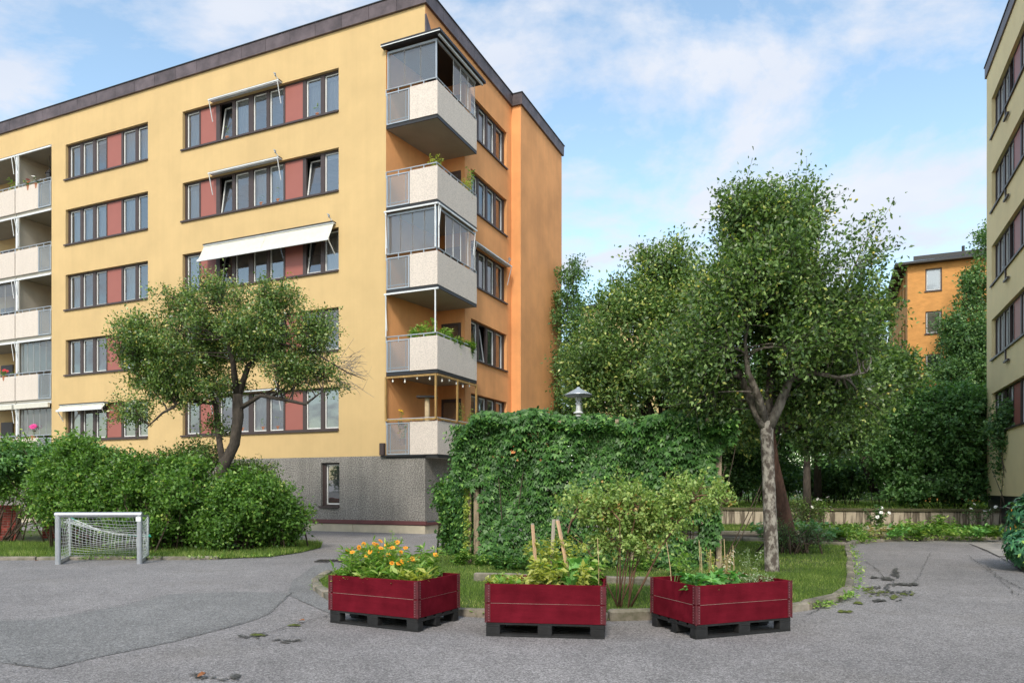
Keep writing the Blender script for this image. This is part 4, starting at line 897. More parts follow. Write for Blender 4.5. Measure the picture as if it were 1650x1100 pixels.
def plant(name, label, base, h, spread, nst, nleaf, L, W, m, seed, stem=STEM, group=None, cat='plant', low=.0, droop=.2, rs=.004, lean=.5, fl=None, nfl=0, topbias=0.0, vert=.3):
    rng = np.random.default_rng(seed); base = np.array(base, float)
    t = thing(name, label, cat, tuple(base), 0, group)
    a = rng.random(nst)*2*PI; r = np.sqrt(rng.random(nst))*spread
    tips = np.c_[np.cos(a)*r, np.sin(a)*r, h*(.65+.35*rng.random(nst))*(1-.35*(r/max(spread, 1e-6))**2*lean)]
    A = tips*np.array([.25, .25, 0]); mid = (A+tips)/2*np.array([.6, .6, 1.1]) + rng.normal(size=tips.shape)*.03*h
    V, F, path = btubes(A, mid, tips, np.full(nst, rs), np.full(nst, rs*.5), 5, 4)
    link('stem', raw_mesh('stem', V, F, stem), t)
    m_ = nleaf; i = rng.integers(0, nst, m_); tt = low+(1-low)*rng.random(m_)**(1-topbias*.5)
    Pp = A[i]*(1-tt)[:, None]**2+2*mid[i]*(tt*(1-tt))[:, None]+tips[i]*tt[:, None]**2
    D = nrm(rng.normal(size=(m_, 3))*np.array([1, 1, .3])+np.array([0, 0, vert-droop])); Nn = nrm(rng.normal(size=(m_, 3))*.45+np.array([0, 0, 1.]))
    s = .55+rng.random(m_)*.7
    leaves_obj('foliage', Pp+D*.01, D, Nn, L*s, W*s, m, rng, t)
    if fl is not None:
        for q in range(nfl):
            j = q % nst; flower(t, tips[j]+np.array([0, 0, .008]), rng, **fl)
    return t
_ords = ('first', 'second', 'third', 'fourth', 'fifth', 'sixth', 'seventh', 'eighth', 'ninth', 'tenth')
def relabel(objs, what, where):
    key = lambda o: o.location.x; ys = sorted(o.location.y for o in objs); mid = (ys[len(ys)//2]+ys[len(ys)//2-1])/2 if len(ys) > 5 else 1e9
    for row, sel in (('front', [o for o in objs if o.location.y < mid]), ('back', [o for o in objs if o.location.y >= mid])):
        for i, o in enumerate(sorted(sel, key=key)):
            o['label'] = '%s, %s from the left in the %s row %s' % (what, _ords[i], row, where) if len(objs) > 5 else '%s, %s from the left %s' % (what, _ords[i], where)
def flower(root, c, rng, m=ORF, r=.026, n=12, disc=FCTR, rows=2):
    tilt = nrm(rng.normal(size=3)*.45+np.array([0, -.5, .8])); u = nrm(np.cross(tilt, [0, .3, 1.0])); v = np.cross(tilt, u); mb = MB()
    for row in range(rows):
        for k in range(n):
            a = 2*PI*k/n+row*.25+rng.normal()*.05; rr_ = r*(1-.22*row)*(.9+.2*rng.random()); d = u*math.cos(a)+v*math.sin(a); s = -u*math.sin(a)+v*math.cos(a); w_ = rr_*.26; up = tilt*(.1+.18*row)*rr_
            mb.poly([tuple(c+d*rr_*.15), tuple(c+d*rr_*.6+s*w_+up), tuple(c+d*rr_+s*w_*.6+up*1.0), tuple(c+d*rr_-s*w_*.6+up*1.0), tuple(c+d*rr_*.6-s*w_+up)])
    f = mb.build('flower', m, root)
    if disc:
        mb = MB(); q = 7
        for k in range(q): a = 2*PI*k/q; b = 2*PI*(k+1)/q; mb.poly([tuple(c+(u*math.cos(a)+v*math.sin(a))*r*.28+tilt*r*.22), tuple(c+(u*math.cos(b)+v*math.sin(b))*r*.28+tilt*r*.22), tuple(c+tilt*r*.36)])
        mb.build('flower_disc', disc, f)
# planter 1: marigolds
rr = random.Random(5)
mg = [(.10, .30), (.22, .12), (.28, .45), (.42, .25), (.50, .55), (.60, .15), (.70, .42), (.86, .28), (.95, .58), (.15, .62)]
for i, (u, v) in enumerate(mg):
    plant('marigold', 'orange flowering marigold plant in the red planter on the left', P1(u, v), (.28+.22*rr.random())*(.85 if u > .8 else 1), .19, 8, 190, .10, .026, G_VEG, 100+i, group='marigolds in the left planter', fl=dict(r=.030), nfl=[4, 3, 4, 4, 4, 3, 4, 3, 2, 3][i], vert=.7)
plant('weed', 'tall pale seeding weed rising behind the marigolds, nearer the left corner of the box', P1(.42, .62), .68, .12, 6, 220, .045, .018, G_VEG, 120, low=.3)
plant('weed', 'tall leafy weed behind the marigolds, near the middle of the box', P1(.80, .66), .52, .06, 3, 70, .045, .022, G_VEG, 121, low=.3)
plant('weed', 'thin dark-headed weed at the right end of the marigold box', P1(1.08, .62), .40, .10, 4, 24, .03, .008, G_DARK, 122, low=.6)
for i in range(9): plant('leafy_plant', 'low pale green leafy plant filling the marigold planter', P1(.08+.13*i, .10+.05*(i % 3)), .15, .13, 8, 55, .11, .04, G_YEL if i in (7, 8) else G_VEG, 130+i, group='low leafy plants in the marigold planter', vert=.8)
for i in range(8): plant('leafy_plant', 'low pale green leafy plant filling the marigold planter', P1(.12+.13*i, .42+.08*(i % 3)), .17, .13, 8, 55, .10, .03, G_VEG, 145+i, group='low leafy plants in the marigold planter', vert=.8)
# planter 2
for i in range(7): plant('strawberry_plant', 'bushy low strawberry-like plant at the left end of the middle planter', P2(.06+.10*(i % 4), .14+.26*(i//4)), .14, .13, 9, 60, .065, .05, G_VEG if i % 3 else G_YEL, 160+i, group='low plants at the left end of the middle planter', vert=.3)
for i in range(9): plant('vegetable_plant', 'tangled green and yellow vegetable plant in the middle planter', P2(.45+.08*i, .16+.2*(i % 3)), .30+.08*rr.random(), .16, 8, 150, .085, .04, G_VEG if i % 3 else G_YEL, 170+i, group='vegetable plants in the middle planter')
plant('tomato_plant', 'tall yellowing plant climbing the leftmost wooden stake', P2(.48, .42), .62, .17, 7, 150, .06, .04, G_YEL, 190, low=.35)
plant('tomato_plant', 'tall yellowing plant between the two leaning wooden stakes', P2(.62, .50), .66, .26, 11, 260, .055, .035, G_YEL, 191, low=.3)
plant('tomato_plant', 'sprawling yellow-green plant right of the leaning wooden stakes', P2(.86, .50), .58, .2, 9, 210, .055, .035, G_YEL, 192, low=.3)
plant('lettuce', 'bright green upright lettuce leaf clump at the right of the middle planter', P2(.87, .18), .34, .07, 6, 26, .15, .08, G_BEAN, 193, vert=1.2)
plant('dahlia', 'single pink dahlia beside the leftmost wooden stake', P2(.50, .26), .42, .02, 1, 8, .05, .03, G_VEG, 194, fl=dict(m=PINK, r=.034, n=14, disc=None, rows=3), nfl=1)
def stake(label, a, b, w_, m, name='wooden_stake', cat='stake', group=None):
    o = thing(name, label, cat, tuple(a), 0, group); a = Vector(a); b = Vector(b)-a
    if w_ > .012: MB().bar((0, 0, 0), b, w_, w_*.6).build('shaft', m, o); MB().bar(b, b+b.normalized()*.015, w_*.96, w_*.5).build('sawn_end', STK2, o)
    else: MB().tube([(0, 0, 0), b*.5+Vector((.008, 0, 0)), b], [w_*.55, w_*.5, w_*.4], 6).tube([b*.3, b*.3+b.normalized()*.012], w_*.7, 6).build('shaft', m, o); MB().lathe([(w_*.4, 0), (w_*.3, .006), (0, .008)], tuple(b), 6).build('tip', m, o)
    return o
stake('upright light wooden stake left of the two crossed ones', P2(.50, .30, .40), P2(.44, .34, 1.12), .032, STK)
stake('weathered grey wooden stake with its top against the lighter one', P2(.62, .45, .45), P2(.655, .45, 1.16), .036, STK2)
stake('pale wooden stake leaning left against the grey one', P2(.86, .35, .40), P2(.70, .42, 1.16), .038, STK)
stake('thin bamboo cane at the right corner of the middle planter', P2(1.13, .45, .40), P2(1.12, .45, .97), .010, BAM, 'bamboo_cane', 'cane')
# planter 3
for i, (u, v, h, lb) in enumerate([(.06, .50, .46, 'bamboo cane leaning left at the left corner of the third planter'), (.42, .48, .40, 'short bamboo cane among the bean plants'), (.50, .62, .46, 'bamboo cane beside the short one behind the bean plants'), (.60, .55, .36, 'bamboo cane left of the dried plant'), (.68, .42, .48, 'bamboo cane tied to the dried tomato plant'), (.86, .50, .40, 'bamboo cane standing alone right of the dried plant')]):
    a = P3(u, v, .42); b = P3(u-(.07 if i == 0 else .01), v, .42+h+.05); stake(lb, a, b, .010, BAM, 'bamboo_cane', 'cane', None)
for i in range(7): plant('bean_plant', 'dark green broad-leaved bean plant in the third planter', P3(.10+.075*i, .16+.12*(i % 3)), .19, .11, 6, 34, .12, .065, G_BEAN, 210+i, group='bean plants in the third planter')
plant('tomato_plant', 'tall thin green plant behind the bean plants', P3(.14, .60), .52, .12, 4, 60, .06, .03, G_VEG, 220, low=.4)
plant('tomato_plant', 'tall pale plant next to the two bamboo canes', P3(.36, .66), .45, .12, 5, 60, .05, .03, G_VEG, 221, low=.4)
plant('dried_plant', 'dried brown tomato plant hanging on its cane', P3(.70, .42), .46, .08, 6, 110, .045, .022, G_DRY, 222, stem=BAM, low=.15, droop=.8)
plant('dried_plant', 'green-tipped withering plant left of the dried brown one', P3(.60, .55), .44, .09, 5, 60, .05, .02, G_YEL, 223, stem=BAM, low=.3, droop=.5)
for i in range(5): plant('herb', 'grey-green feathery herb at the right end of the third planter', P3(.72+.085*i, .20+.1*(i % 2)), .15, .10, 14, 200, .028, .010, G_SAGE, 230+i, group='feathery herbs in the third planter')
plant('herb', 'tall airy flowering herb at the right end of the third planter', P3(1.02, .42), .50, .16, 7, 100, .035, .010, G_SAGE, 240, low=.4)
plant('herb', 'low red-tinged seedling clump in the left corner of the third planter', P3(.05, .30), .08, .06, 6, 40, .03, .012, G_VEG, 241)

# ------------------------------------------------------------------ football goal
fl_, fr_ = gp(93.5, 908.9), gp(225, 907.8)
bl_, br_ = gp(113, 899.8), gp(238.5, 898.6)
goal = thing('football_goal', 'small aluminium football goal with a sagging white net', 'goal', (*fl_, 0))
o_ = Vector((*fl_, 0)); FL = Vector((0, 0, 0)); FR = Vector((*fr_, 0))-o_; BL = Vector((*bl_, 0))-o_; BR = Vector((*br_, 0))-o_; up = Vector((0, 0, 1))
GH = .985
MB().tube([FL, FL+up*GH], .052, 16).build('post', GALU, goal, smooth=False); MB().tube([FR, FR+up*GH], .052, 16).build('post', GALU, goal)
d = (FR-FL).normalized(); MB().tube([FL+up*(GH)-d*.05, FR+up*(GH)+d*.05], .051, 16).build('crossbar', GALU, goal)
for b in (BL, BR):
    MB().tube([b+up*.03, b+up*.93], .024, 10).build('back_post', GALU, goal)
for a, b in ((FL, BL), (FR, BR)):
    MB().box(-.001, .001, 0, .001, 0, .001)
    MB().bar(a+up*.045, b+up*.045, .05, .07).build('base_bar', GALU, goal); MB().tube([a+up*(GH-.03), b+up*.92], .018, 8).build('side_bar', GALU, goal)
MB().bar(BL+up*.045, BR+up*.045, .05, .07).build('base_bar', GALU, goal)
net = []
def S1(u, v):   # main net: crossbar -> rope -> rear bar
    top = (FL+(FR-FL)*u)+up*(GH-.06)+ (BL-FL)*.08
    sag = .10+.60*math.sin(PI*min(1, u*.62))**1.0
    ropep = BL+(BR-BL)*u+up*(.90-.42*(1-(1-u)**2.2))+(FL-BL)*.06
    bot = BL+(BR-BL)*u+up*.07
    if v < .42:
        t = v/.42; p = top*(1-t)+ropep*t; p = p-up*.10*math.sin(PI*t)
    else:
        t = (v-.42)/.58; p = ropep*(1-t)+bot*t; p = p+(FL-BL)*.16*math.sin(PI*t)
    return p+Vector((math.sin(u*31+v*7)*.006, math.cos(u*23)*.006, math.sin(v*29+u*11)*.008))
def netlines(fn, nu, nv, r=.0042):
    mb = MB()
    for i in range(nu+1): mb.tube([fn(i/nu, j/24) for j in range(25)], r, 3, caps=False)
    for j in range(nv+1): mb.tube([fn(i/24, j/nv) for i in range(25)], r, 3, caps=False)
    return mb
netlines(S1, 22, 22).build('net', NET, goal)
for a, b in ((FL, BL), (FR, BR)):
    def S2(u, v, a=a, b=b): return (a+(b-a)*u)*1.0+up*(.06+(GH-.12)*(1-v)*(1-.12*math.sin(PI*u))) + d*.05*math.sin(PI*v)*math.sin(PI*u)
    netlines(S2, 8, 11).build('net', NET, goal)
rope = [S1(i/20, .42) for i in range(21)]
MB().tube(rope, .008, 6).build('net_rope', NET, goal); MB().tube([BL+up*.93, rope[0], rope[1], rope[2]], .011, 6).tube([rope[15], rope[17], rope[20], BR+up*.48+(FL-BL)*.02], .012, 6).tube([BR+up*.45, BR+up*.5+d*.04, BR+up*.46+d*.05], .02, 6).build('rope_tie', ROP, goal)
MB().box(-.05, .05, -.055, -.052, -.03, .06).build('sticker', WAL, goal, tuple(FR+up*.88))

# ------------------------------------------------------------------ creeper screen (pergola trellis)
T0 = Vector((-.72, 14.08)); T1 = Vector((3.72, 13.10)); dT = (T1-T0).normalized(); nT = Vector((dT.y, -dT.x)); LT = (T1-T0).length; angT = math.atan2(dT.y, dT.x)
tre = thing('trellis', 'timber trellis screen almost hidden under the creeper', 'trellis', (T0.x, T0.y, 0), angT)
for i, x in enumerate((0.04, 1.5, 3.0, LT)):
    MB().cbox(x-.05, x+.05, -.05, .05, 0, 2.72, .006).build('post', POSTM, tre)
MB().cbox(-.13, -.07, -.03, .03, 0, 2.5, .004).build('post', POSTM, tre)
for z in (.45, 1.1, 1.75, 2.6): MB().box(0.09, LT-.05, -.02, .02, z-.035, z+.035).build('rail', POSTM, tre)
for i in range(34): link('slat', cmesh('tslat', lambda: MB().box(-.012, .012, .022, .034, .3, 2.65), 'slat', POSTM), tre, (.15+i*(LT-.2)/33, 0, 0))
for i in range(14): link('cross_slat', cmesh('tcslat', lambda: MB().box(.09, LT-.05, .035, .047, -.012, .012), 'cross_slat', POSTM), tre, (0, 0, .35+i*.165))
for i in range(9): MB().box(-.03, .03, -.28, .75, 2.68, 2.76).build('rafter', POSTM, tre, (.1+i*.53, 0, 0))
rng = np.random.default_rng(21)
cr = thing('creeper', 'dense green creeper covering the timber trellis like a wall', 'creeper', (T0.x, T0.y, 0), angT)
def creep(n, seed, L, m, yf, name, filt=None):
    rng = np.random.default_rng(seed)
    u = rng.random(n); x = -.15+u*(LT+.45); z = rng.random(n)*2.75+.12
    return x, z, rng
def topz(x): return 2.93+.07*np.sin(x*1.9)+.05*np.sin(x*5.3+1)-.17*np.clip((x-2.2)/2.2, 0, 1)-.35*np.clip((.25-x)/.5, 0, 1)**2
n = 13500; x = -.32+rng.random(n)*(LT+.62); z = .1+rng.random(n)**.9*2.95; ok = z < topz(x)
ok &= ~((z < 2.0+.3*np.sin(x*3)) & (x > LT-.0+.05*np.sin(z*9))); ok &= ~((x < .16) & (z < 1.45+.2*rng.random(n)))
hol = np.sin(x*4.1+1)*np.sin(z*5.2)+.5*np.sin(x*9.7)*np.sin(z*8.1+2); thin = (z < .9) & (x > 2.3); ok &= ~((hol > 1.15) | (thin & (hol > .25)))
x = x[ok]; z = z[ok]; n = len(x)
bul = .20+.10*np.sin(x*2.7+z*1.9)+.07*np.sin(x*6.1-z*4.3)+.16*np.clip((z-1.7)/1.2, 0, 1)
bul *= np.clip((topz(x)-z)/.25+.45, 0, 1)
y = -bul*(.75+.35*rng.random(n)); lay = rng.random(n) < .25; y[lay] *= .4
D = nrm(np.c_[rng.normal(size=n)*.55, -.35-.3*rng.random(n), -.75+rng.normal(size=n)*.3]); Nn = nrm(np.c_[rng.normal(size=n)*.45, -.8+rng.normal(size=n)*.2, .55+rng.normal(size=n)*.35])
# every leaf is a fan of three leaflets
PP = []; DD = []; NN = []; LL = []; RN = []
r0 = rng.random(n); s = .6+rng.random(n)*.6
for da, sc in ((0, 1), (.75, .85), (-.75, .85)):
    Sd = np.cross(D, Nn); PP.append(np.c_[x, y, z]); DD.append(nrm(D*math.cos(da)+Sd*math.sin(da))); NN.append(Nn); LL.append(.112*s*sc); RN.append(np.clip(r0*.8+rng.random(n)*.2, 0, 1))
def cat_(a): return np.concatenate(a)
leaves_obj('foliage', cat_(PP), cat_(DD), cat_(NN), cat_(LL), cat_(LL)*.48, G_CREEP, rng, cr, rnd=cat_(RN))['kind'] = 'stuff'
n = 9000; x = -.3+rng.random(n)*(LT+.55); y = -.45+rng.random(n)*1.1; z = topz(x)-.16-.35*np.abs(y-.0)**1.5+rng.normal(size=n)*.05
D = nrm(np.c_[rng.normal(size=n), rng.normal(size=n), -.3+rng.normal(size=n)*.3]); Nn = nrm(np.c_[rng.normal(size=n)*.4, rng.normal(size=n)*.4-.2, np.ones(n)]); s = .6+rng.random(n)*.6
leaves_obj('top_foliage', np.c_[x, y, z], D, Nn, .10*s, .05*s, G_CREEP, rng, cr)['kind'] = 'stuff'
n = 2600; x = -.30+rng.normal(size=n)*.10; z = 2.75-rng.random(n)**1.3*2.6; y = -.2+rng.random(n)*1.0; x = x+.12*np.clip((1.6-z), 0, 1)
D = nrm(np.c_[-.5+rng.normal(size=n)*.4, rng.normal(size=n)*.4-.2, -.7+rng.normal(size=n)*.3]); Nn = nrm(np.c_[-.6+rng.normal(size=n)*.4, -.5+rng.normal(size=n)*.4, .4+rng.random(n)*.3])
leaves_obj('side_foliage', np.c_[x, y, z], D, Nn, np.full(n, .085), np.full(n, .045), G_CREEP, rng, cr)['kind'] = 'stuff'
n = 420; x = -.06+rng.normal(size=n)*.03; z = .15+rng.random(n)*1.9
leaves_obj('post_foliage', np.c_[x-.08, np.full(n, -.07)+rng.normal(size=n)*.02, z], nrm(np.c_[rng.normal(size=n), rng.normal(size=n)*.3-.3, rng.normal(size=n)-.3]), nrm(np.c_[rng.normal(size=n)*.3, -np.ones(n), rng.random(n)]), np.full(n, .05), np.full(n, .035), G_CREEPY, rng, cr)
A = np.c_[.1+rng.random(60)*LT, np.zeros(60), np.full(60, .02)]; Cc = A+np.c_[rng.normal(size=60)*.5, -.05-.1*rng.random(60), 1.2+rng.random(60)*1.5]
V, F, _ = btubes(A, (A+Cc)/2+rng.normal(size=(60, 3))*.15, Cc, np.full(60, .012), np.full(60, .005), 8, 4); link('vine_stem', raw_mesh('vine_stem', V, F, TWIG), cr)
# leafy fringe at its foot
for i, (x_, w_) in enumerate([(.3, .35), (1.0, .4), (1.7, .4), (2.4, .35), (3.1, .4), (3.7, .35), (-.2, .25), (.7, .3)]):
    p = T0+dT*x_+nT*(.45+.25*(i % 2)); plant('ground_cover_plant', 'low leafy plant along the foot of the creeper screen', (p.x, p.y-.3*(i % 3), .06), .30, w_, 16, 260, .09, .05, G_CREEP if i % 2 else G_BUSH, 300+i, group='low leafy plants at the foot of the creeper screen')
# rose bush
rng = np.random.default_rng(31)
rb = thing('rose_bush', 'tall open rose bush with thin brown canes in front of the creeper', 'bush', (1.33, 8.9, .05))
limbs = []
for i in range(11):
    a = rng.uniform(0, 2*PI); hh = rng.uniform(.9, 1.35); sx = rng.uniform(-.75, .9); b0 = Vector((math.cos(a)*.10, math.sin(a)*.10, 0))
    p3 = Vector((sx, rng.uniform(-.35, .35), hh)); limbs.append(([tuple(b0), tuple(b0*.6+p3*.3+Vector((0, 0, .12))), tuple(p3*.68+Vector((0, 0, .14))), tuple(p3)], (.009, .008, .006, .003)))
limbs.append(([(.12, 0, 0), (.28, -.1, .35), (.48, -.1, .75), (.82, -.1, 1.25), (.95, -.1, 1.45)], (.015, .013, .011, .008, .004)))
foliage(rb, rng, [(-.38, 0, 1.20, .48, .38, .28), (.12, 0, 1.2, .45, .38, .36), (.88, -.05, 1.38, .48, .32, .26), (.5, 0, 1.08, .4, .35, .25), (1.25, 0, 1.3, .2, .22, .22), (.0, 0, .80, .55, .4, .18), (-.1, 0, 1.5, .12, .12, .22)], 520, limbs, G_ROSE, CANE, L=.050, W=.031, per=20, twig=.16, gap=.25, nscale=2, names=('foliage', 'cane'), twig_r=.0022, spread=.12, sides=6, secr=.01)

# ------------------------------------------------------------------ trees and shrubs
def local(bl, o): return [(b[0]-o[0], b[1]-o[1], b[2]-o[2], *b[3:]) for b in bl]
def blob(px, py, rx, rz, Y, ry=None): p = at(px, py, Y); k = Y/FPX; return (p[0], p[1], p[2], rx*k, (ry if ry else rx*k), rz*k)
def lim(o, pts, r): return ([tuple(np.array(at(*p))-np.array(o)) for p in pts], r)
# the speckled tree on the lawn
rng = np.random.default_rng(41); Y = 12.74; o = (*gp(1242, 928), .05)
tr = thing('apple_tree', 'tall fruit tree with a pale lichen-speckled trunk behind the third planter', 'tree', o)
limbs = [lim(o, [(1243, 932, Y), (1244, 915, Y), (1241, 840, Y), (1238, 760, Y), (1236, 712, Y), (1235, 678, Y)], (.155, .125, .115, .108, .108, .118)),
         lim(o, [(1237, 690, Y), (1255, 655, Y-.1), (1272, 612, Y-.15), (1285, 560, Y-.1), (1300, 470, Y), (1320, 380, Y+.1)], (.10, .085, .07, .055, .035, .012)),
         lim(o, [(1234, 690, Y), (1215, 655, Y), (1192, 605, Y+.1), (1170, 570, Y+.3), (1180, 500, Y+.6)], (.10, .085, .065, .035, .01)),
         lim(o, [(1234, 685, Y), (1222, 640, Y-.2), (1205, 600, Y-.4), (1200, 550, Y-.5), (1215, 480, Y-.4)], (.08, .07, .05, .03, .01)),
         lim(o, [(1236, 684, Y), (1240, 630, Y+.2), (1245, 560, Y+.5), (1240, 440, Y+.7), (1235, 330, Y+.6)], (.09, .075, .06, .04, .012)),
         lim(o, [(1274, 612, Y-.15), (1310, 600, Y-.3), (1350, 608, Y-.5), (1395, 600, Y-.7)], (.05, .04, .03, .012)),
         lim(o, [(1285, 560, Y), (1330, 510, Y), (1365, 460, Y-.1), (1385, 410, Y)], (.05, .04, .03, .01)),
         lim(o, [(1192, 605, Y), (1150, 600, Y+.2), (1090, 590, Y+.5), (1040, 600, Y+.6)], (.05, .04, .028, .01))]
BL = [blob(1150, 480, 62, 72, Y+.0, 1.2), blob(1185, 520, 70, 60, Y-.7, .8), blob(1230, 450, 70, 60, Y-.8, .8), blob(1375, 510, 55, 50, Y+.2, 1.0), blob(1290, 640, 120, 40, Y+.5, .9), blob(1180, 650, 70, 36, Y+.4, .9), blob(1390, 640, 60, 36, Y+.3, .9), blob(1250, 355, 95, 42, Y, 1.1), blob(1325, 365, 65, 40, Y, 1.0), blob(1190, 370, 58, 55, Y, .9), blob(1280, 440, 125, 90, Y, 1.6), blob(1355, 440, 62, 70, Y, 1.1), blob(1220, 500, 110, 80, Y, 1.5),
      blob(1330, 530, 120, 85, Y, 1.5), blob(1405, 580, 60, 48, Y, 1.1), blob(1170, 590, 95, 60, Y, 1.3), blob(1290, 590, 90, 38, Y+.6, 1.2), blob(1430, 615, 42, 36, Y-.3, .8), blob(1100, 590, 60, 55, Y+.3, 1.0), blob(1240, 560, 110, 45, Y-.9, .8), blob(1140, 640, 50, 35, Y-.2, .7), blob(1150, 420, 30, 40, Y, .5), blob(1192, 310, 12, 22, Y, .2), blob(1258, 305, 12, 22, Y, .2), blob(1300, 320, 14, 20, Y, .2), blob(1350, 330, 16, 18, Y, .2), blob(1395, 385, 20, 24, Y, .4)]
foliage(tr, rng, local(BL, o), 5200, limbs, G_APPLE, BARK, limb_mat=BARKL, L=.080, W=.044, per=25, twig=.42, gap=.96, nscale=1.45, sides=14, shell=1.7, spread=.16, upn=.4)
rr = random.Random(2); me = cmesh('apple', lambda: MB().lathe([(0, -.022), (.016, -.016), (.022, 0), (.017, .016), (.004, .018), (0, .016)], n=8), 'apple', APPLE)
for i in range(70):
    b = rr.choice(BL[:12]); a = rr.uniform(0, 6.28); q = Vector((math.cos(a), -abs(math.sin(a)), rr.uniform(-.7, .6))).normalized()*rr.uniform(.6, 1); link('apple', me, tr, (b[0]-o[0]+q.x*b[3], b[1]-o[1]+q.y*b[4], b[2]-o[2]+q.z*b[5]))
# tree left-middle
def simple_tree(name, label, base, Y, bl, n, m, bark, seed, r0=.14, **k):
    o = (*base, k.pop('z0', .05)); rng = np.random.default_rng(seed); loc = local(bl, o); c = np.average(np.array(loc)[:, :3], axis=0, weights=[b[3]*b[5] for b in loc])
    trunk_pts = k.pop('trunk', None)
    fork = np.array([c[0]*.35, c[1]*.35, c[2]*.55])
    limbs = [([(0, 0, -.1), tuple(fork*.5+np.array([rng.normal()*.08, 0, 0])), tuple(fork)], (r0*1.15, r0*.9, r0*.8))] if trunk_pts is None else [lim(o, trunk_pts, tuple(np.linspace(r0*1.1, r0*.6, len(trunk_pts))))]
    if trunk_pts is not None: fork = np.array(limbs[0][0][-1])
    for b in loc:
        e = np.array(b[:3]); mid = fork*.5+e*.5+rng.normal(size=3)*.15; limbs.append(([tuple(fork-np.array([0, 0, .1])), tuple(mid), tuple(e+np.array([0, 0, b[5]*.4]))], (r0*.45, r0*.3, r0*.08)))
    t = thing(name, label, 'tree', o)
    return foliage(t, rng, loc, n, limbs, m, bark, **k)
Y = 18.5
simple_tree('fruit_tree', 'broad airy-topped fruit tree behind the creeper screen, left of the speckled tree', gp(1075, 884), Y,
    [blob(1070, 440, 60, 48, Y, 1.0), blob(1020, 520, 80, 65, Y, 1.5), blob(1110, 510, 60, 80, Y, 1.3), blob(960, 570, 60, 60, Y, 1.3), blob(1060, 600, 110, 55, Y, 1.8), blob(1130, 640, 70, 50, Y, 1.3), blob(945, 620, 42, 40, Y, .9), blob(1180, 690, 60, 45, Y, 1), blob(985, 450, 9, 18, Y, .2), blob(1010, 650, 90, 40, Y, 1.2)],
    2900, G_APPLE, BARKD, 42, L=.098, W=.052, per=23, twig=.46, gap=.9, nscale=1.2, bias=.14, upn=.4)
Y = 34
simple_tree('tree', 'narrow dark tree rising behind the orange end wall', at(925, 787, Y)[:2], Y,
    [blob(922, 445, 24, 34, Y, 1), blob(915, 500, 34, 50, Y, 1.3), blob(960, 560, 50, 60, Y, 1.8), blob(925, 600, 40, 60, Y, 1.6), blob(925, 680, 60, 60, Y, 1.6)], 1300, G_DARK, BARKD, 43, L=.14, W=.08, per=20, twig=.5, gap=.2)
Y = 17
simple_tree('tree', 'tree with a leaning reddish trunk just behind the speckled trunk', gp(1272, 893), Y,
    [blob(1290, 610, 80, 40, Y, 1.2), blob(1370, 620, 75, 60, Y, 1.4), blob(1440, 600, 40, 40, Y, .9), blob(1340, 690, 70, 40, Y, 1.2), blob(1250, 640, 60, 40, Y, 1)],
    1900, G_APPLE, BARKR, 44, limb_mat=BARKD, L=.10, W=.058, per=20, twig=.35, gap=.25, r0=.19, bias=-.12, trunk=[(1274, 897, Y), (1268, 850, Y), (1256, 795, Y), (1246, 745, Y), (1240, 690, Y)])
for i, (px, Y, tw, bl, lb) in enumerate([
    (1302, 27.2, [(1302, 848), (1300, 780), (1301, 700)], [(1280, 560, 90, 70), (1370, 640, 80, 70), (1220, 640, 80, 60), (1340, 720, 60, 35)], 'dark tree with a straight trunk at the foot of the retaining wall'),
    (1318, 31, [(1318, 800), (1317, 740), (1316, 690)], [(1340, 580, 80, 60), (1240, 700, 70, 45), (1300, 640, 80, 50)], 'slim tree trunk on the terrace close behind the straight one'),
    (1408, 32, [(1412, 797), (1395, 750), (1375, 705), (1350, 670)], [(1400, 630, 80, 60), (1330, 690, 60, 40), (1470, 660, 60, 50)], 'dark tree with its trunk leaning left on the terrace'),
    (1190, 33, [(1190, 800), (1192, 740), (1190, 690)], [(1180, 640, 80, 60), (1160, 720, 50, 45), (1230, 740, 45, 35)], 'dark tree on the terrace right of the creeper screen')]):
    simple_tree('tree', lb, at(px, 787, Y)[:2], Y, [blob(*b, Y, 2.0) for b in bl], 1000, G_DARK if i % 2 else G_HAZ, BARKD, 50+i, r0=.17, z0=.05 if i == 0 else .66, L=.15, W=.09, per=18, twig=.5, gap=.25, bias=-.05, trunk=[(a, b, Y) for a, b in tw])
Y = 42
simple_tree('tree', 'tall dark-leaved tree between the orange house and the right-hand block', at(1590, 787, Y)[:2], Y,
    [blob(1588, 395, 16, 40, Y, 1), blob(1575, 470, 32, 50, Y, 1.5), blob(1555, 540, 42, 45, Y, 1.8), blob(1580, 590, 55, 55, Y, 2), blob(1530, 600, 30, 30, Y, 1.5), blob(1600, 640, 50, 60, Y, 2)], 1900, G_DARK, BARKD, 60, z0=.66, L=.17, W=.10, per=20, twig=.6, gap=.25, bias=.05)
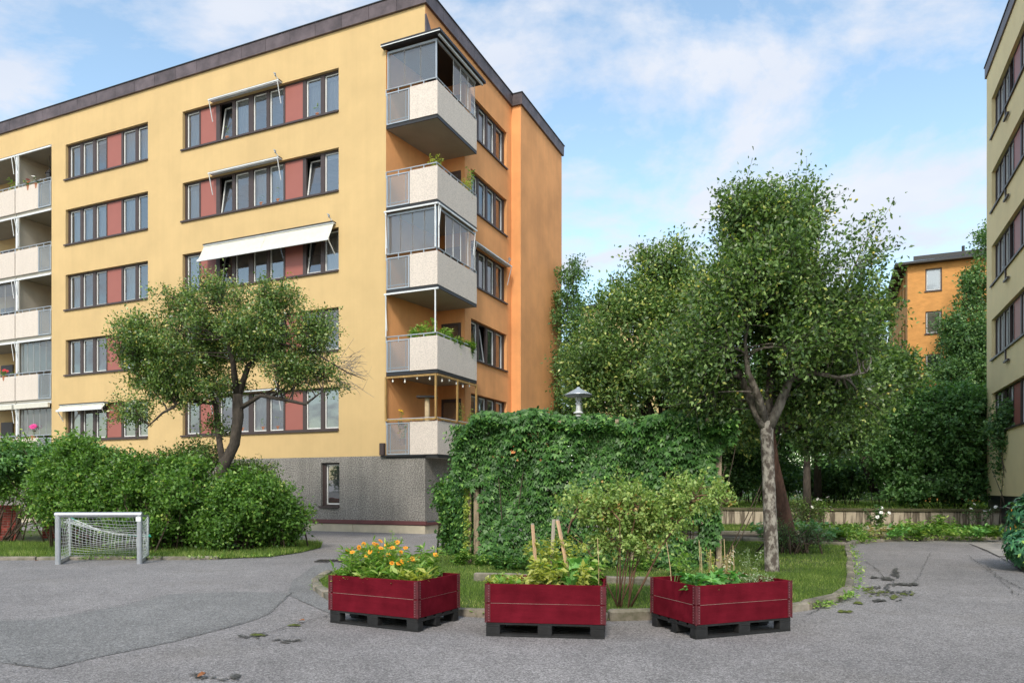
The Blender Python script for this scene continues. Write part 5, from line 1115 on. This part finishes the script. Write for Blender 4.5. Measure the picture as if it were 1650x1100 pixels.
# left tree in front of the facade
rng = np.random.default_rng(45); Y = 19.2; o = (*at(352, 787, Y)[:2], .05)
tl = thing('crab_apple_tree', 'wide gnarled tree with a crooked dark trunk in front of the yellow facade', 'tree', o)
limbs = [lim(o, [(345, 880, Y), (350, 800, Y), (358, 755, Y), (378, 715, Y), (384, 670, Y), (383, 635, Y)], (.20, .17, .15, .135, .14, .12)),
         lim(o, [(352, 790, Y), (358, 740, Y+.2), (352, 700, Y+.3), (348, 655, Y+.4), (330, 600, Y+.6), (300, 560, Y+.8)], (.10, .085, .075, .07, .05, .02)),
         lim(o, [(383, 660, Y), (420, 637, Y-.2), (465, 645, Y-.4), (492, 651, Y-.5), (520, 630, Y-.5)], (.07, .05, .045, .04, .012)),
         lim(o, [(383, 640, Y), (400, 590, Y), (440, 550, Y), (500, 530, Y)], (.09, .07, .05, .015)),
         lim(o, [(382, 640, Y), (375, 580, Y-.3), (360, 520, Y-.5), (350, 470, Y-.5)], (.09, .07, .05, .015)),
         lim(o, [(350, 650, Y+.4), (300, 645, Y), (262, 665, Y-.4), (235, 690, Y-.6)], (.055, .045, .03, .012)),
         lim(o, [(440, 550, Y), (510, 570, Y-.3), (560, 600, Y-.5), (590, 612, Y-.5)], (.04, .03, .018, .005))]
bl = [blob(360, 475, 62, 28, Y, 1.2), blob(290, 500, 55, 38, Y, 1.3), blob(440, 485, 52, 30, Y, 1.1), blob(235, 555, 50, 48, Y, 1.1), blob(330, 555, 95, 55, Y, 1.8), blob(430, 540, 80, 48, Y, 1.7), blob(505, 540, 48, 45, Y, 1.1), blob(530, 600, 42, 34, Y, 1), blob(460, 600, 70, 32, Y, 1.4), blob(250, 610, 62, 34, Y, 1.3), blob(340, 620, 60, 22, Y, 1.2), blob(215, 665, 30, 28, Y-.6, .7), blob(215, 530, 30, 20, Y, .6), blob(290, 640, 30, 22, Y, .6)]
foliage(tl, rng, local(bl, o), 3000, limbs, G_CRAB, BARKD, L=.076, W=.042, per=22, twig=.34, gap=1.0, nscale=1.25, sides=12, shell=1.8, bias=.10, upn=.4)
V = []; A = []; Cc = []
for i in range(30):
    a = np.array(at(540+rng.random()*25, 575+rng.random()*40, Y-.5))-np.array(o); A.append(a); Cc.append(a+np.array([.25+rng.random()*.45, rng.normal()*.2, rng.normal()*.28+.05]))
A = np.array(A); Cc = np.array(Cc); V1, F1, _ = btubes(A, (A+Cc)/2+rng.normal(size=A.shape)*.17, Cc, np.full(30, .008), np.full(30, .003), 4, 3)
A2 = A*.45+Cc*.55; C2 = A2+np.c_[.1+.2*rng.random(30), rng.normal(size=(30, 2))*.14]; V2, F2, _ = btubes(A2, (A2+C2)/2+rng.normal(size=A.shape)*.03, C2, np.full(30, .005), np.full(30, .0025), 3, 3)
Vm, Fm = merge([(V1, F1), (V2, F2)]); link('bare_twig', raw_mesh('bare_twig', Vm, Fm, DEAD), tl)

# shrubs
def shrub(name, label, base, bl, n, m, seed, group=None, ns=12, **k):
    o = (base[0], base[1], k.pop('z0', .05)); rng = np.random.default_rng(seed); loc = local(bl, o); limbs = []
    for i in range(ns):
        b = loc[i % len(loc)]; e = np.array(b[:3])+rng.normal(size=3)*np.array(b[3:6])*.4; s0 = np.array([rng.normal()*.25+e[0]*.35, rng.normal()*.2+e[1]*.3, -.05]); md = (s0+e)/2+np.array([0, 0, .15]); limbs.append(([tuple(s0), tuple(md), tuple(e)], (.022, .016, .007)))
    t = thing(name, label, 'shrub', o, 0, group)
    return foliage(t, rng, loc, n, limbs, m, TWIG, names=('foliage', 'stem'), sides=6, ground=-.0, twig_r=.003, **k)
LS = [(-30, 790, 80, 75, 20.2, 'light green shrub at the far left, above the brick pier'), (112, 775, 50, 64, 18.0, 'light green shrub second from the left, behind the goal'), (165, 782, 58, 62, 17.4, 'bright green shrub directly behind the football goal'),
      (235, 796, 60, 66, 17.0, 'dense green shrub beside the right post of the goal'), (300, 795, 60, 62, 17.8, 'green shrub left of the crooked tree trunk'), (372, 815, 58, 54, 17.2, 'green shrub in front of the crooked tree trunk'), (438, 822, 52, 54, 17.6, 'rounded green shrub at the right end of the row')]
for i, (px, py, rx, rz, Y, lb) in enumerate(LS):
    if i >= 2: py += 9
    if i == 0:
        shrub('shrub', lb, at(px, 787, Y)[:2], [blob(10, 742, 62, 34, Y, .8), blob(-60, 750, 60, 50, Y, .8), blob(60, 765, 40, 28, Y, .6), blob(15, 785, 70, 26, Y, .6), blob(62, 815, 26, 36, Y, .5)], 900, G_BUSH, 70, group='green shrubs in a row below the yellow facade', L=.080, W=.046, per=27, twig=.34, gap=.62, nscale=1.5, droop=.15, ns=22); continue
    rq = random.Random(i*7+1); sub = [blob(px, py+rz*.15, rx*.8, rz*.6, Y, .8), blob(px, py+rz*.6, rx*.85, rz*.45, Y-.1, .8)]
    for q in range(8):
        a = rq.uniform(0, PI); k_ = rq.uniform(.45, .95); sub.append(blob(px+rx*k_*math.cos(a)*1.05, py-rz*k_*math.sin(a)+8, rx*rq.uniform(.16, .42), rz*rq.uniform(.16, .42), Y+rq.uniform(-.5, .5), rq.uniform(.3, .6)))
    shrub('shrub', lb, at(px, 787, Y)[:2], sub, 1000, G_BUSH, 70+i, group='green shrubs in a row below the yellow facade', L=.092, W=.054, per=22, twig=.36, gap=.62, nscale=1.5, droop=.15, ns=22, bias=-.05)
shrub('shrub', 'darker wide-leaved shrub rising behind the row, below the first window', at(130, 787, 20)[:2], [blob(118, 735, 50, 26, 20, .8), blob(170, 760, 50, 34, 20, .8), blob(60, 745, 40, 22, 20, .8), blob(20, 745, 40, 30, 20, .8)], 900, G_HAZ, 80, L=.11, W=.075, per=20, twig=.3, gap=.1)
shrub('shrub', 'tall loose shrub tip beside the crooked trunk', at(330, 787, 20)[:2], [blob(320, 740, 40, 28, 20, .7), blob(270, 750, 40, 22, 20, .7), blob(350, 690, 22, 22, 19.6, .4), blob(200, 750, 40, 22, 20, .7), blob(400, 770, 50, 28, 20, .8)], 800, G_CRAB, 81, L=.07, W=.045, per=18, twig=.3, gap=.25)
shrub('shrub', 'leafy shrub spilling over the path at the left end of the creeper screen', gp(738, 895), [blob(742, 812, 34, 66, 16.2, .8), blob(750, 860, 40, 38, 16.2, .8), blob(716, 800, 14, 36, 16.3, .3), blob(760, 750, 26, 45, 16.3, .5), blob(745, 875, 36, 18, 16.0, .5)], 1300, G_CREEP, 82, L=.085, W=.055, per=20, twig=.22, gap=.1, bias=.05)
shrub('hazel_bush', 'huge rounded dark green hazel bush on the terrace at the right', at(1520, 787, 29.5)[:2], [blob(1510, 700, 75, 75, 29.5, 2), blob(1590, 730, 60, 70, 29.5, 2), blob(1450, 740, 50, 50, 30, 1.7), blob(1540, 650, 50, 35, 29.5, 1.4), blob(1610, 670, 40, 35, 29, 1.3), blob(1520, 780, 100, 30, 29.2, 1.6), blob(1470, 795, 60, 16, 29, 1.4), blob(1580, 795, 60, 16, 28.8, 1.2)], 3200, G_HAZ, 83, ns=16, z0=.66, L=.15, W=.105, per=18, twig=.35, gap=.08, nscale=.8, bias=-.05)
shrub('shrub', 'loose tree-like shrub in front of the right-hand block', at(1640, 787, 25.5)[:2], [blob(1630, 690, 34, 50, 25.5, .9), blob(1650, 750, 38, 45, 25.5, 1), blob(1615, 740, 20, 30, 25.5, .6), blob(1670, 680, 30, 50, 25.5, .9)], 900, G_DARK, 84, z0=.1, L=.11, W=.08, per=14, twig=.35, gap=.45)
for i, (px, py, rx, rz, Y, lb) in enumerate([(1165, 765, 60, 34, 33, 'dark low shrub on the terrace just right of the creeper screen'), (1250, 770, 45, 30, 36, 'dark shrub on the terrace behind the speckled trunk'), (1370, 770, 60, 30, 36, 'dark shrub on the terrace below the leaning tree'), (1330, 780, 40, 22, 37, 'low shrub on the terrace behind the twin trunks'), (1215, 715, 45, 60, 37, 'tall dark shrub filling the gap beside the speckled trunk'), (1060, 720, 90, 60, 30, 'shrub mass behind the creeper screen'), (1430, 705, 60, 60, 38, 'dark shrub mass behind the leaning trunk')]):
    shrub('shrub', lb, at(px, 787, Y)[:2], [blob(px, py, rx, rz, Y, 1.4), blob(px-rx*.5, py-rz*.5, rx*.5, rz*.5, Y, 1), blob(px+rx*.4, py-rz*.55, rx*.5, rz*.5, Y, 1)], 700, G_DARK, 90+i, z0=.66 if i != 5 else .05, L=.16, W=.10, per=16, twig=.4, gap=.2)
# far wood that closes the view between the trunks
rng = np.random.default_rng(99); n = 26000; x = 8+rng.random(n)*34; y = 52+rng.random(n)*6; z = .7+rng.random(n)**1.2*(6.2+1.4*np.sin(x*.9)+.8*np.sin(x*2.3))
f = np.sin(x*1.7)*np.sin(z*1.4+x*.3)+.5*np.sin(x*4.2)*np.sin(z*3.3); ok = f > -.55; x, y, z = x[ok], y[ok], z[ok]; n = len(x)
o = leaves_obj('distant_shrubbery', np.c_[x, y, z], nrm(rng.normal(size=(n, 3))), nrm(rng.normal(size=(n, 3))+np.array([0, -.5, .6])), .28*(.6+rng.random(n)*.7), .19*np.ones(n), G_DARK, rng); tag(o, 'far dark shrubbery seen between the tree trunks beyond the terrace', 'shrubbery', kind='stuff')
# rhododendron and bicycle on the right
rng = np.random.default_rng(61); Y = 13.4; o = (*at(1695, 787, Y)[:2], .03)
t = thing('rhododendron', 'glossy dark rhododendron bush at the right edge of the path', 'shrub', o)
bl = local([blob(1685, 870, 58, 42, Y, .8), blob(1675, 830, 44, 32, Y, .6), blob(1700, 800, 40, 28, Y, .6), blob(1655, 880, 30, 30, Y-.2, .4), blob(1740, 840, 60, 60, Y, .8)], o)
limbs = [([(rng.normal()*.1, rng.normal()*.1, 0), (b[0]*.5, b[1]*.5, b[2]*.5), (b[0], b[1], b[2])], (.03, .02, .01)) for b in bl for _ in range(2)]
# whorled long leaves
P = []; D = []; Nn = []
for i in range(560):
    b = bl[rng.integers(len(bl))]; dd = nrm(rng.normal(size=3)); c = np.array(b[:3])+dd*np.array(b[3:6])*(.75+.3*rng.random()); 
    if c[2] < .08: continue
    ax = nrm(dd+np.array([0, -.1, .5])); u = nrm(np.cross(ax, [.3, .2, .9])); v = np.cross(ax, u)
    for k in range(9):
        a = 2*PI*k/9+rng.random()*.4; q = nrm((u*math.cos(a)+v*math.sin(a))+ax*(.15+.3*rng.random())-np.array([0, 0, .15])); P.append(c); D.append(q); Nn.append(nrm(ax+rng.normal(size=3)*.15))
P = np.array(P); n = len(P); leaves_obj('foliage', P, np.array(D), np.array(Nn), .13*(.7+.5*rng.random(n)), .042*(.8+.4*rng.random(n)), G_RHODO, rng, t, curl=.25)
mb = MB(); [mb.tube(l[0], list(l[1]), 6) for l in limbs]; mb.build('stem', TWIG, t)
bw = (12.42, 18.15); bk = thing('bicycle', 'bicycle with tan-walled tyres parked behind the rhododendron', 'bicycle', (*bw, .02), R_(38))
def wheel(x):
    mb = MB(); n = 28; R0 = .335
    ring = lambda R0, r, m: mb.tube([(x+R0*math.cos(2*PI*i/n), 0, .34+R0*math.sin(2*PI*i/n)) for i in range(n+1)], r, 6, m, caps=False)
    ring(.335, .017, 0); w_ = mb.build('wheel', TYRE, bk)
    mb = MB(); mb.tube([(x+.312*math.cos(2*PI*i/n), 0, .34+.312*math.sin(2*PI*i/n)) for i in range(n+1)], .012, 5, caps=False).build('rim', TAN, w_)
    mb = MB(); [mb.tube([(x, (-1)**i*.02, .34), (x+.31*math.cos(2*PI*i/20), 0, .34+.31*math.sin(2*PI*i/20))], .0016, 3) for i in range(20)]; mb.tube([(x, -.04, .34), (x, .04, .34)], .02, 8); mb.build('spokes', GALU, w_)
wheel(0); wheel(1.05)
MB().tube([(1.05, 0, .34), (.62, 0, .30), (.50, 0, .85), (1.05, 0, .34)], .013, 6).tube([(.62, 0, .30), (.10, 0, .80), (.50, 0, .80)], .016, 6).tube([(0, 0, .34), (.06, 0, .70), (.13, 0, .98)], .014, 6).build('frame', ORF, bk)
MB().tube([(.13, -.27, 1.0), (.10, -.1, 1.02), (.13, 0, .98), (.10, .1, 1.02), (.13, .27, 1.0)], .012, 6).build('handlebar', BLK, bk)
MB().cbox(.38, .62, -.07, .07, .88, .93, .02).tube([(.50, 0, .8), (.51, 0, .9)], .013, 6).build('saddle', BLK, bk)
# lamp post
lp = at(932, 787, 15.9); l = thing('lamp_post', 'grey park lamp with a wide domed metal shade above the creeper screen', 'lamp', (lp[0], lp[1], 0)); l.scale = (.88, .88, .925)
MB().lathe([(.06, 0), (.06, .6), (.04, .65), (.038, 3.30)], n=12).build('pole', ALU, l, smooth=True)
MB().lathe([(0, 4.02), (.03, 4.02), (.06, 3.985), (.17, 3.93), (.34, 3.845), (.345, 3.83), (.30, 3.80), (.12, 3.79), (0, 3.79)], n=28).build('lamp_shade', ALU, l, smooth=False)  # grey of the dome stands in for the shade of the leaves around it
MB().lathe([(.07, 3.79), (.07, 3.70), (.045, 3.69), (.045, 3.66), (.072, 3.65), (.072, 3.62), (.06, 3.60), (.06, 3.46), (.085, 3.44), (.12, 3.42), (.12, 3.40), (.04, 3.39)], n=16).build('lamp_glass', WAL, l)
for i in range(3): a = i*2.1; MB().tube([(.085*math.cos(a), .085*math.sin(a), 3.41), (.085*math.cos(a), .085*math.sin(a), 3.80)], .006, 5).build('strut', ALU, l)
MB().lathe([(.03, 3.38), (.075, 3.36), (.07, 3.33), (.03, 3.31)], n=14).build('collar', WAL, l)
# twiggy suckers round the leaning trunk
shrub('shrub', 'twiggy brown suckers round the foot of the leaning reddish trunk', (6.2, 16.3), [(6.0, 16.2, .45, .45, .35, .40), (6.75, 16.3, .40, .45, .35, .38)], 260, G_DARK, 110, L=.035, W=.022, per=10, twig=.22, gap=.1, ns=34)
# bed plants by the wall
rr = random.Random(8)
beds = [(1235, 862, .45, .55, G_HOSTA, 'blue-green hosta clump left of the leaning trunk foot'), (1300, 862, .5, .5, G_HOSTA, 'blue-green hosta clump right of the leaning trunk'), (1325, 868, .4, .5, G_HOSTA, 'smaller hosta clump beside the first one on the bed edge'),
        (1412, 866, .45, .42, G_DRY, 'variegated pale-striped clump in front of the white-flowering bush'), (1440, 866, .42, .5, G_BEAN, 'bright green leafy clump in the bed past the striped one'), (1465, 860, .55, .5, G_VEG, 'tall leafy green clump in the middle of the wall bed'), (1480, 866, .4, .5, G_BUSH, 'low dark leafy clump near the middle of the wall bed'),
        (1505, 864, .45, .5, G_BUSH, 'rounded leafy plant before the stained wall'), (1518, 858, .70, .55, G_BUSH, 'tallest leafy plant by the stained wall'), (1545, 866, .4, .55, G_VEG, 'spreading light leafy plant right of the tallest one'), (1570, 866, .45, .55, G_BEAN, 'leafy clump below the small white-flowered rose'), (1595, 866, .4, .55, G_BUSH, 'last leafy clump before the bicycle'), (1350, 866, .35, .5, G_BUSH, 'dark low clump at the inner corner of the bed'), (1380, 868, .3, .6, G_VEG, 'patch of low yellow-green leaves at the bed corner')]
for i, (px, py, h, sp_, m, lb) in enumerate(beds):
    x, y = gp(px, py+6); plant('bed_plant', lb, (x, y, .06), h, sp_, 16, 210, .17 if m is not G_VEG else .12, .10 if m is G_HOSTA else .06, m, 400+i, low=.25, vert=.5)
plant('rose_bush', 'dark leafy bush with a few white flowers before the wall', (*gp(1408, 862), .06), .95, .5, 12, 420, .09, .06, G_DARK, 430, low=.45, cat='bush', fl=dict(m=WFL, r=.06, n=8, disc=None), nfl=5, stem=TWIG, rs=.008)
plant('rose_bush', 'slender rose with white blooms in front of the wall, nearer the bicycle', (*gp(1578, 860), .06), 1.0, .55, 9, 240, .08, .05, G_DARK, 431, low=.45, cat='bush', fl=dict(m=WFL, r=.055, n=8, disc=None), nfl=5, stem=TWIG, rs=.007)
plant('rose_bush', 'tall thin rose with white blooms against the wall beside the straight trunk', (*gp(1325, 852), .06), 1.25, .7, 11, 240, .09, .05, G_BUSH, 432, low=.4, cat='bush', fl=dict(m=WFL, r=.07, n=8, disc=None), nfl=6, stem=TWIG, rs=.007)
shrub('shrub', 'dense small-leaved shrub round the foot of the straight trunk', gp(1290, 852), [(*gp(1290, 852), .6, 1.0, .5, .6)], 300, G_CRAB, 433, L=.05, W=.03, per=12, twig=.25, gap=.2)
rng = np.random.default_rng(71); q = poly_sample([(9.3, 20), (10.3, 21.1), (14.2, 21.7), (20, 21.8), (19.8, 24.8), (10, 27.5), (9.5, 23)], 7000, rng); n = len(q)
o = leaves_obj('ground_cover', np.c_[q, .08+rng.random(n)*.16], nrm(rng.normal(size=(n, 3))+np.array([0, 0, .3])), nrm(rng.normal(size=(n, 3))*.5+np.array([0, 0, 1])), .10*(.5+rng.random(n)), .06*np.ones(n), G_BUSH, rng); tag(o, 'low green ground cover filling the bed before the wall', 'ground cover', kind='stuff')
# ---- things on the balconies
def bplant(label, x, y, z, h, sp_, nl, m, seed, L=.09, fl=None, nfl=0, name='potted_plant', group=None, nst=8):
    w_ = bworld(x, y); t = plant(name, label, (w_[0], w_[1], z), h, sp_, nst, nl, L, L*.5, m, seed, fl=fl, nfl=nfl, cat='plant', rs=.006)
    MB().lathe([(.0, -.22), (.09, -.22), (.12, 0), (.13, 0), (.13, -.03)], n=10).build('pot', mat('clay_pot', (.4, .16, .08), .8) if 'clay_pot' not in bpy.data.materials else bpy.data.materials['clay_pot'], t)
    return t
for i, (x, y, h, s_, lb) in enumerate([(-.55, .35, .75, .35, 'big leafy green plant behind the balcony rail, nearest the yellow wall'), (-.05, .4, 1.05, .42, 'tallest leafy green plant on the second balcony from below'), (.25, 1.0, .85, .4, 'leafy green plant at the balcony corner post'), (.3, 1.6, .6, .35, 'leafy plant half way along the side of the second balcony'), (.33, 2.5, .75, .30, 'bushy plant hanging over the far end of the balcony rail')]):
    bplant(lb, x, y, 6.25, h, s_, 520, G_VEG if i < 3 else G_BUSH, 500+i, L=.13, nst=14)
bplant('small yellow-green plant at the corner of the fourth balcony', .28, .15, 12.1, .55, .28, 110, G_YEL, 510, L=.11); bplant('climbing plant at the far end of the fourth balcony rail', .36, 2.55, 12.0, 1.25, .16, 170, G_VEG, 511, L=.09); bplant('short bushy plant beside the climber on the fourth balcony', .30, 2.1, 12.0, .7, .25, 150, G_YEL, 512, L=.09)
bplant('thin plant on the lowest balcony behind the timber frame', .30, 2.0, 3.6, 1.1, .15, 120, G_YEL, 513, L=.08); bplant('sunflower at the left of the lowest balcony rail', -1.0, .12, 3.75, .42, .12, 30, G_VEG, 514, fl=dict(m=YFL, r=.09, n=14), nfl=1, nst=2)
bplant('leafy vine behind the grey screen of the lowest balcony', -.95, .12, 3.2, .7, .3, 80, G_VEG, 515)
bplant('green plant hanging at the far corner of the lowest balcony', .36, 2.7, 3.7, .75, .2, 140, G_VEG, 516, L=.08)
bplant('red and white geraniums in a box on the top left loggia rail', -20.3, .05, 14.95, .28, .35, 90, G_BUSH, 517, fl=dict(m=REDF, r=.09, n=8, disc=None), nfl=3, nst=6)
bplant('white geraniums beside the red ones on the top left loggia', -19.75, .05, 14.95, .28, .3, 60, G_BUSH, 518, fl=dict(m=WFL, r=.09, n=8, disc=None), nfl=5, nst=5)
bplant('tall spindly plant in the top loggia at the left edge', -22.0, .4, 15.0, 1.0, .3, 50, G_VEG, 519, L=.14, nst=4)
bplant('magenta balloon-like flower bunch on the lowest left loggia', -20.0, .05, 3.85, .55, .28, 20, G_BUSH, 520, fl=dict(m=MAGN, r=.17, n=12, disc=None, rows=3), nfl=6, nst=6)
bplant('red geraniums in the second loggia from below at the left edge', -22.0, .05, 6.6, .3, .5, 90, G_BUSH, 521, fl=dict(m=REDF, r=.08, n=8, disc=None), nfl=5, nst=6)
w_ = bworld(-19.7, .55); l = thing('lantern', 'black iron lantern hanging in the top left loggia', 'lantern', (w_[0], w_[1], 15.15))
MB().lathe([(.02, 0), (.10, .03), (.16, .42), (.19, .43), (.06, .58), (.03, .62), (0, .66)], n=6).build('lantern_body', BLK, l); MB().tube([(0, 0, .64), (0, 0, 1.25)], .008, 5).build('chain', BLK, l)
w_ = bworld(-.36, .75); l = thing('cat_tree', 'rope-wound cat tree post with a flat top on the lowest balcony', 'cat tree', (w_[0], w_[1], 2.67))
MB().tube([(0, 0, 0), (0, 0, 1.95)], .085, 12).build('post', CRT2, l); MB().cbox(-.35, .35, -.22, .22, 1.95, 2.01, .02).build('platform', BLK, l); MB().cbox(-.3, .3, -.25, .25, 0, .04, .01).build('base', BLK, l)
byg = lambda g_: [o for o in bpy.data.objects if o.parent is None and o.get('group') == g_]
relabel(byg('marigolds in the left planter'), 'marigold with orange flowers', 'of its planter')
relabel(byg('low leafy plants in the marigold planter'), 'low leafy plant', 'among the marigolds')
relabel(byg('low plants at the left end of the middle planter'), 'low strawberry-like plant', 'of the middle planter')
relabel(byg('vegetable plants in the middle planter'), 'tangled vegetable plant', 'of the middle planter')
relabel(byg('bean plants in the third planter'), 'dark broad-leaved bean plant', 'of the third planter')
relabel(byg('feathery herbs in the third planter'), 'grey-green feathery herb', 'at the right of the third planter')
relabel(byg('low leafy plants at the foot of the creeper screen'), 'low leafy plant', 'below the creeper')
for i, (x, z, h, lb) in enumerate([(-8.1, 3.62, .4, 'white-flowered houseplant in the lowest window behind the crooked tree'), (-7.1, 3.62, .35, 'small houseplant right of the white-flowered one in the lowest window'), (-6.4, 3.62, .45, 'leafy houseplant beside the red panel in the lowest window'), (-6.4, 12.02, .5, 'feathery houseplant in the second highest window row'), (-7.2, 12.02, .3, 'low white-flowered houseplant in the second highest window row'), (-9.9+1.0, 14.82, .45, 'houseplant in the tilted-open top window'), (-4.6, 14.82, .3, 'small houseplant in the top window nearest the corner')]):
    bplant(lb, x, .30, z+.2, h, .16, 60, G_VEG, 540+i, L=.07, nst=6, fl=dict(m=WFL, r=.04, n=7, disc=None) if i in (0, 4) else None, nfl=4)
# fallen leaves, drain grating, bottle cap
for i, (px, py) in enumerate([(484, 1003), (325, 1092), (252, 898), (60, 905)]):
    x, y = gp(px, py); mb = MB(); s_ = .05; mb.poly([(-s_, 0, .01), (-.3*s_, -.5*s_, .022), (.6*s_, -.4*s_, .03), (s_, 0, .018), (.6*s_, .45*s_, .035), (-.3*s_, .5*s_, .02)]); o = mb.build('fallen_leaf', LEAFB, None, (x, y, .012), i*1.3)
    tag(o, ['curled rust-brown leaf on the asphalt left of the marigold planter', 'brown leaf lying on the dark stain in the foreground', 'dry leaf at the kerb under the football goal', 'dry leaf at the kerb near the brick pier'][i], 'leaf')
x, y = gp(535, 904); dr = thing('drain_cover', 'dark iron drain grating in the path left of the lawn tip', 'drain', (x, y, .012)); MB().cbox(-.32, .32, -.2, .2, 0, .012, .004).build('rim', BLK, dr)
for i in range(7): MB().box(-.27+i*.08, -.23+i*.08, -.15, .15, .012, .02).build('bar', BLK, dr)
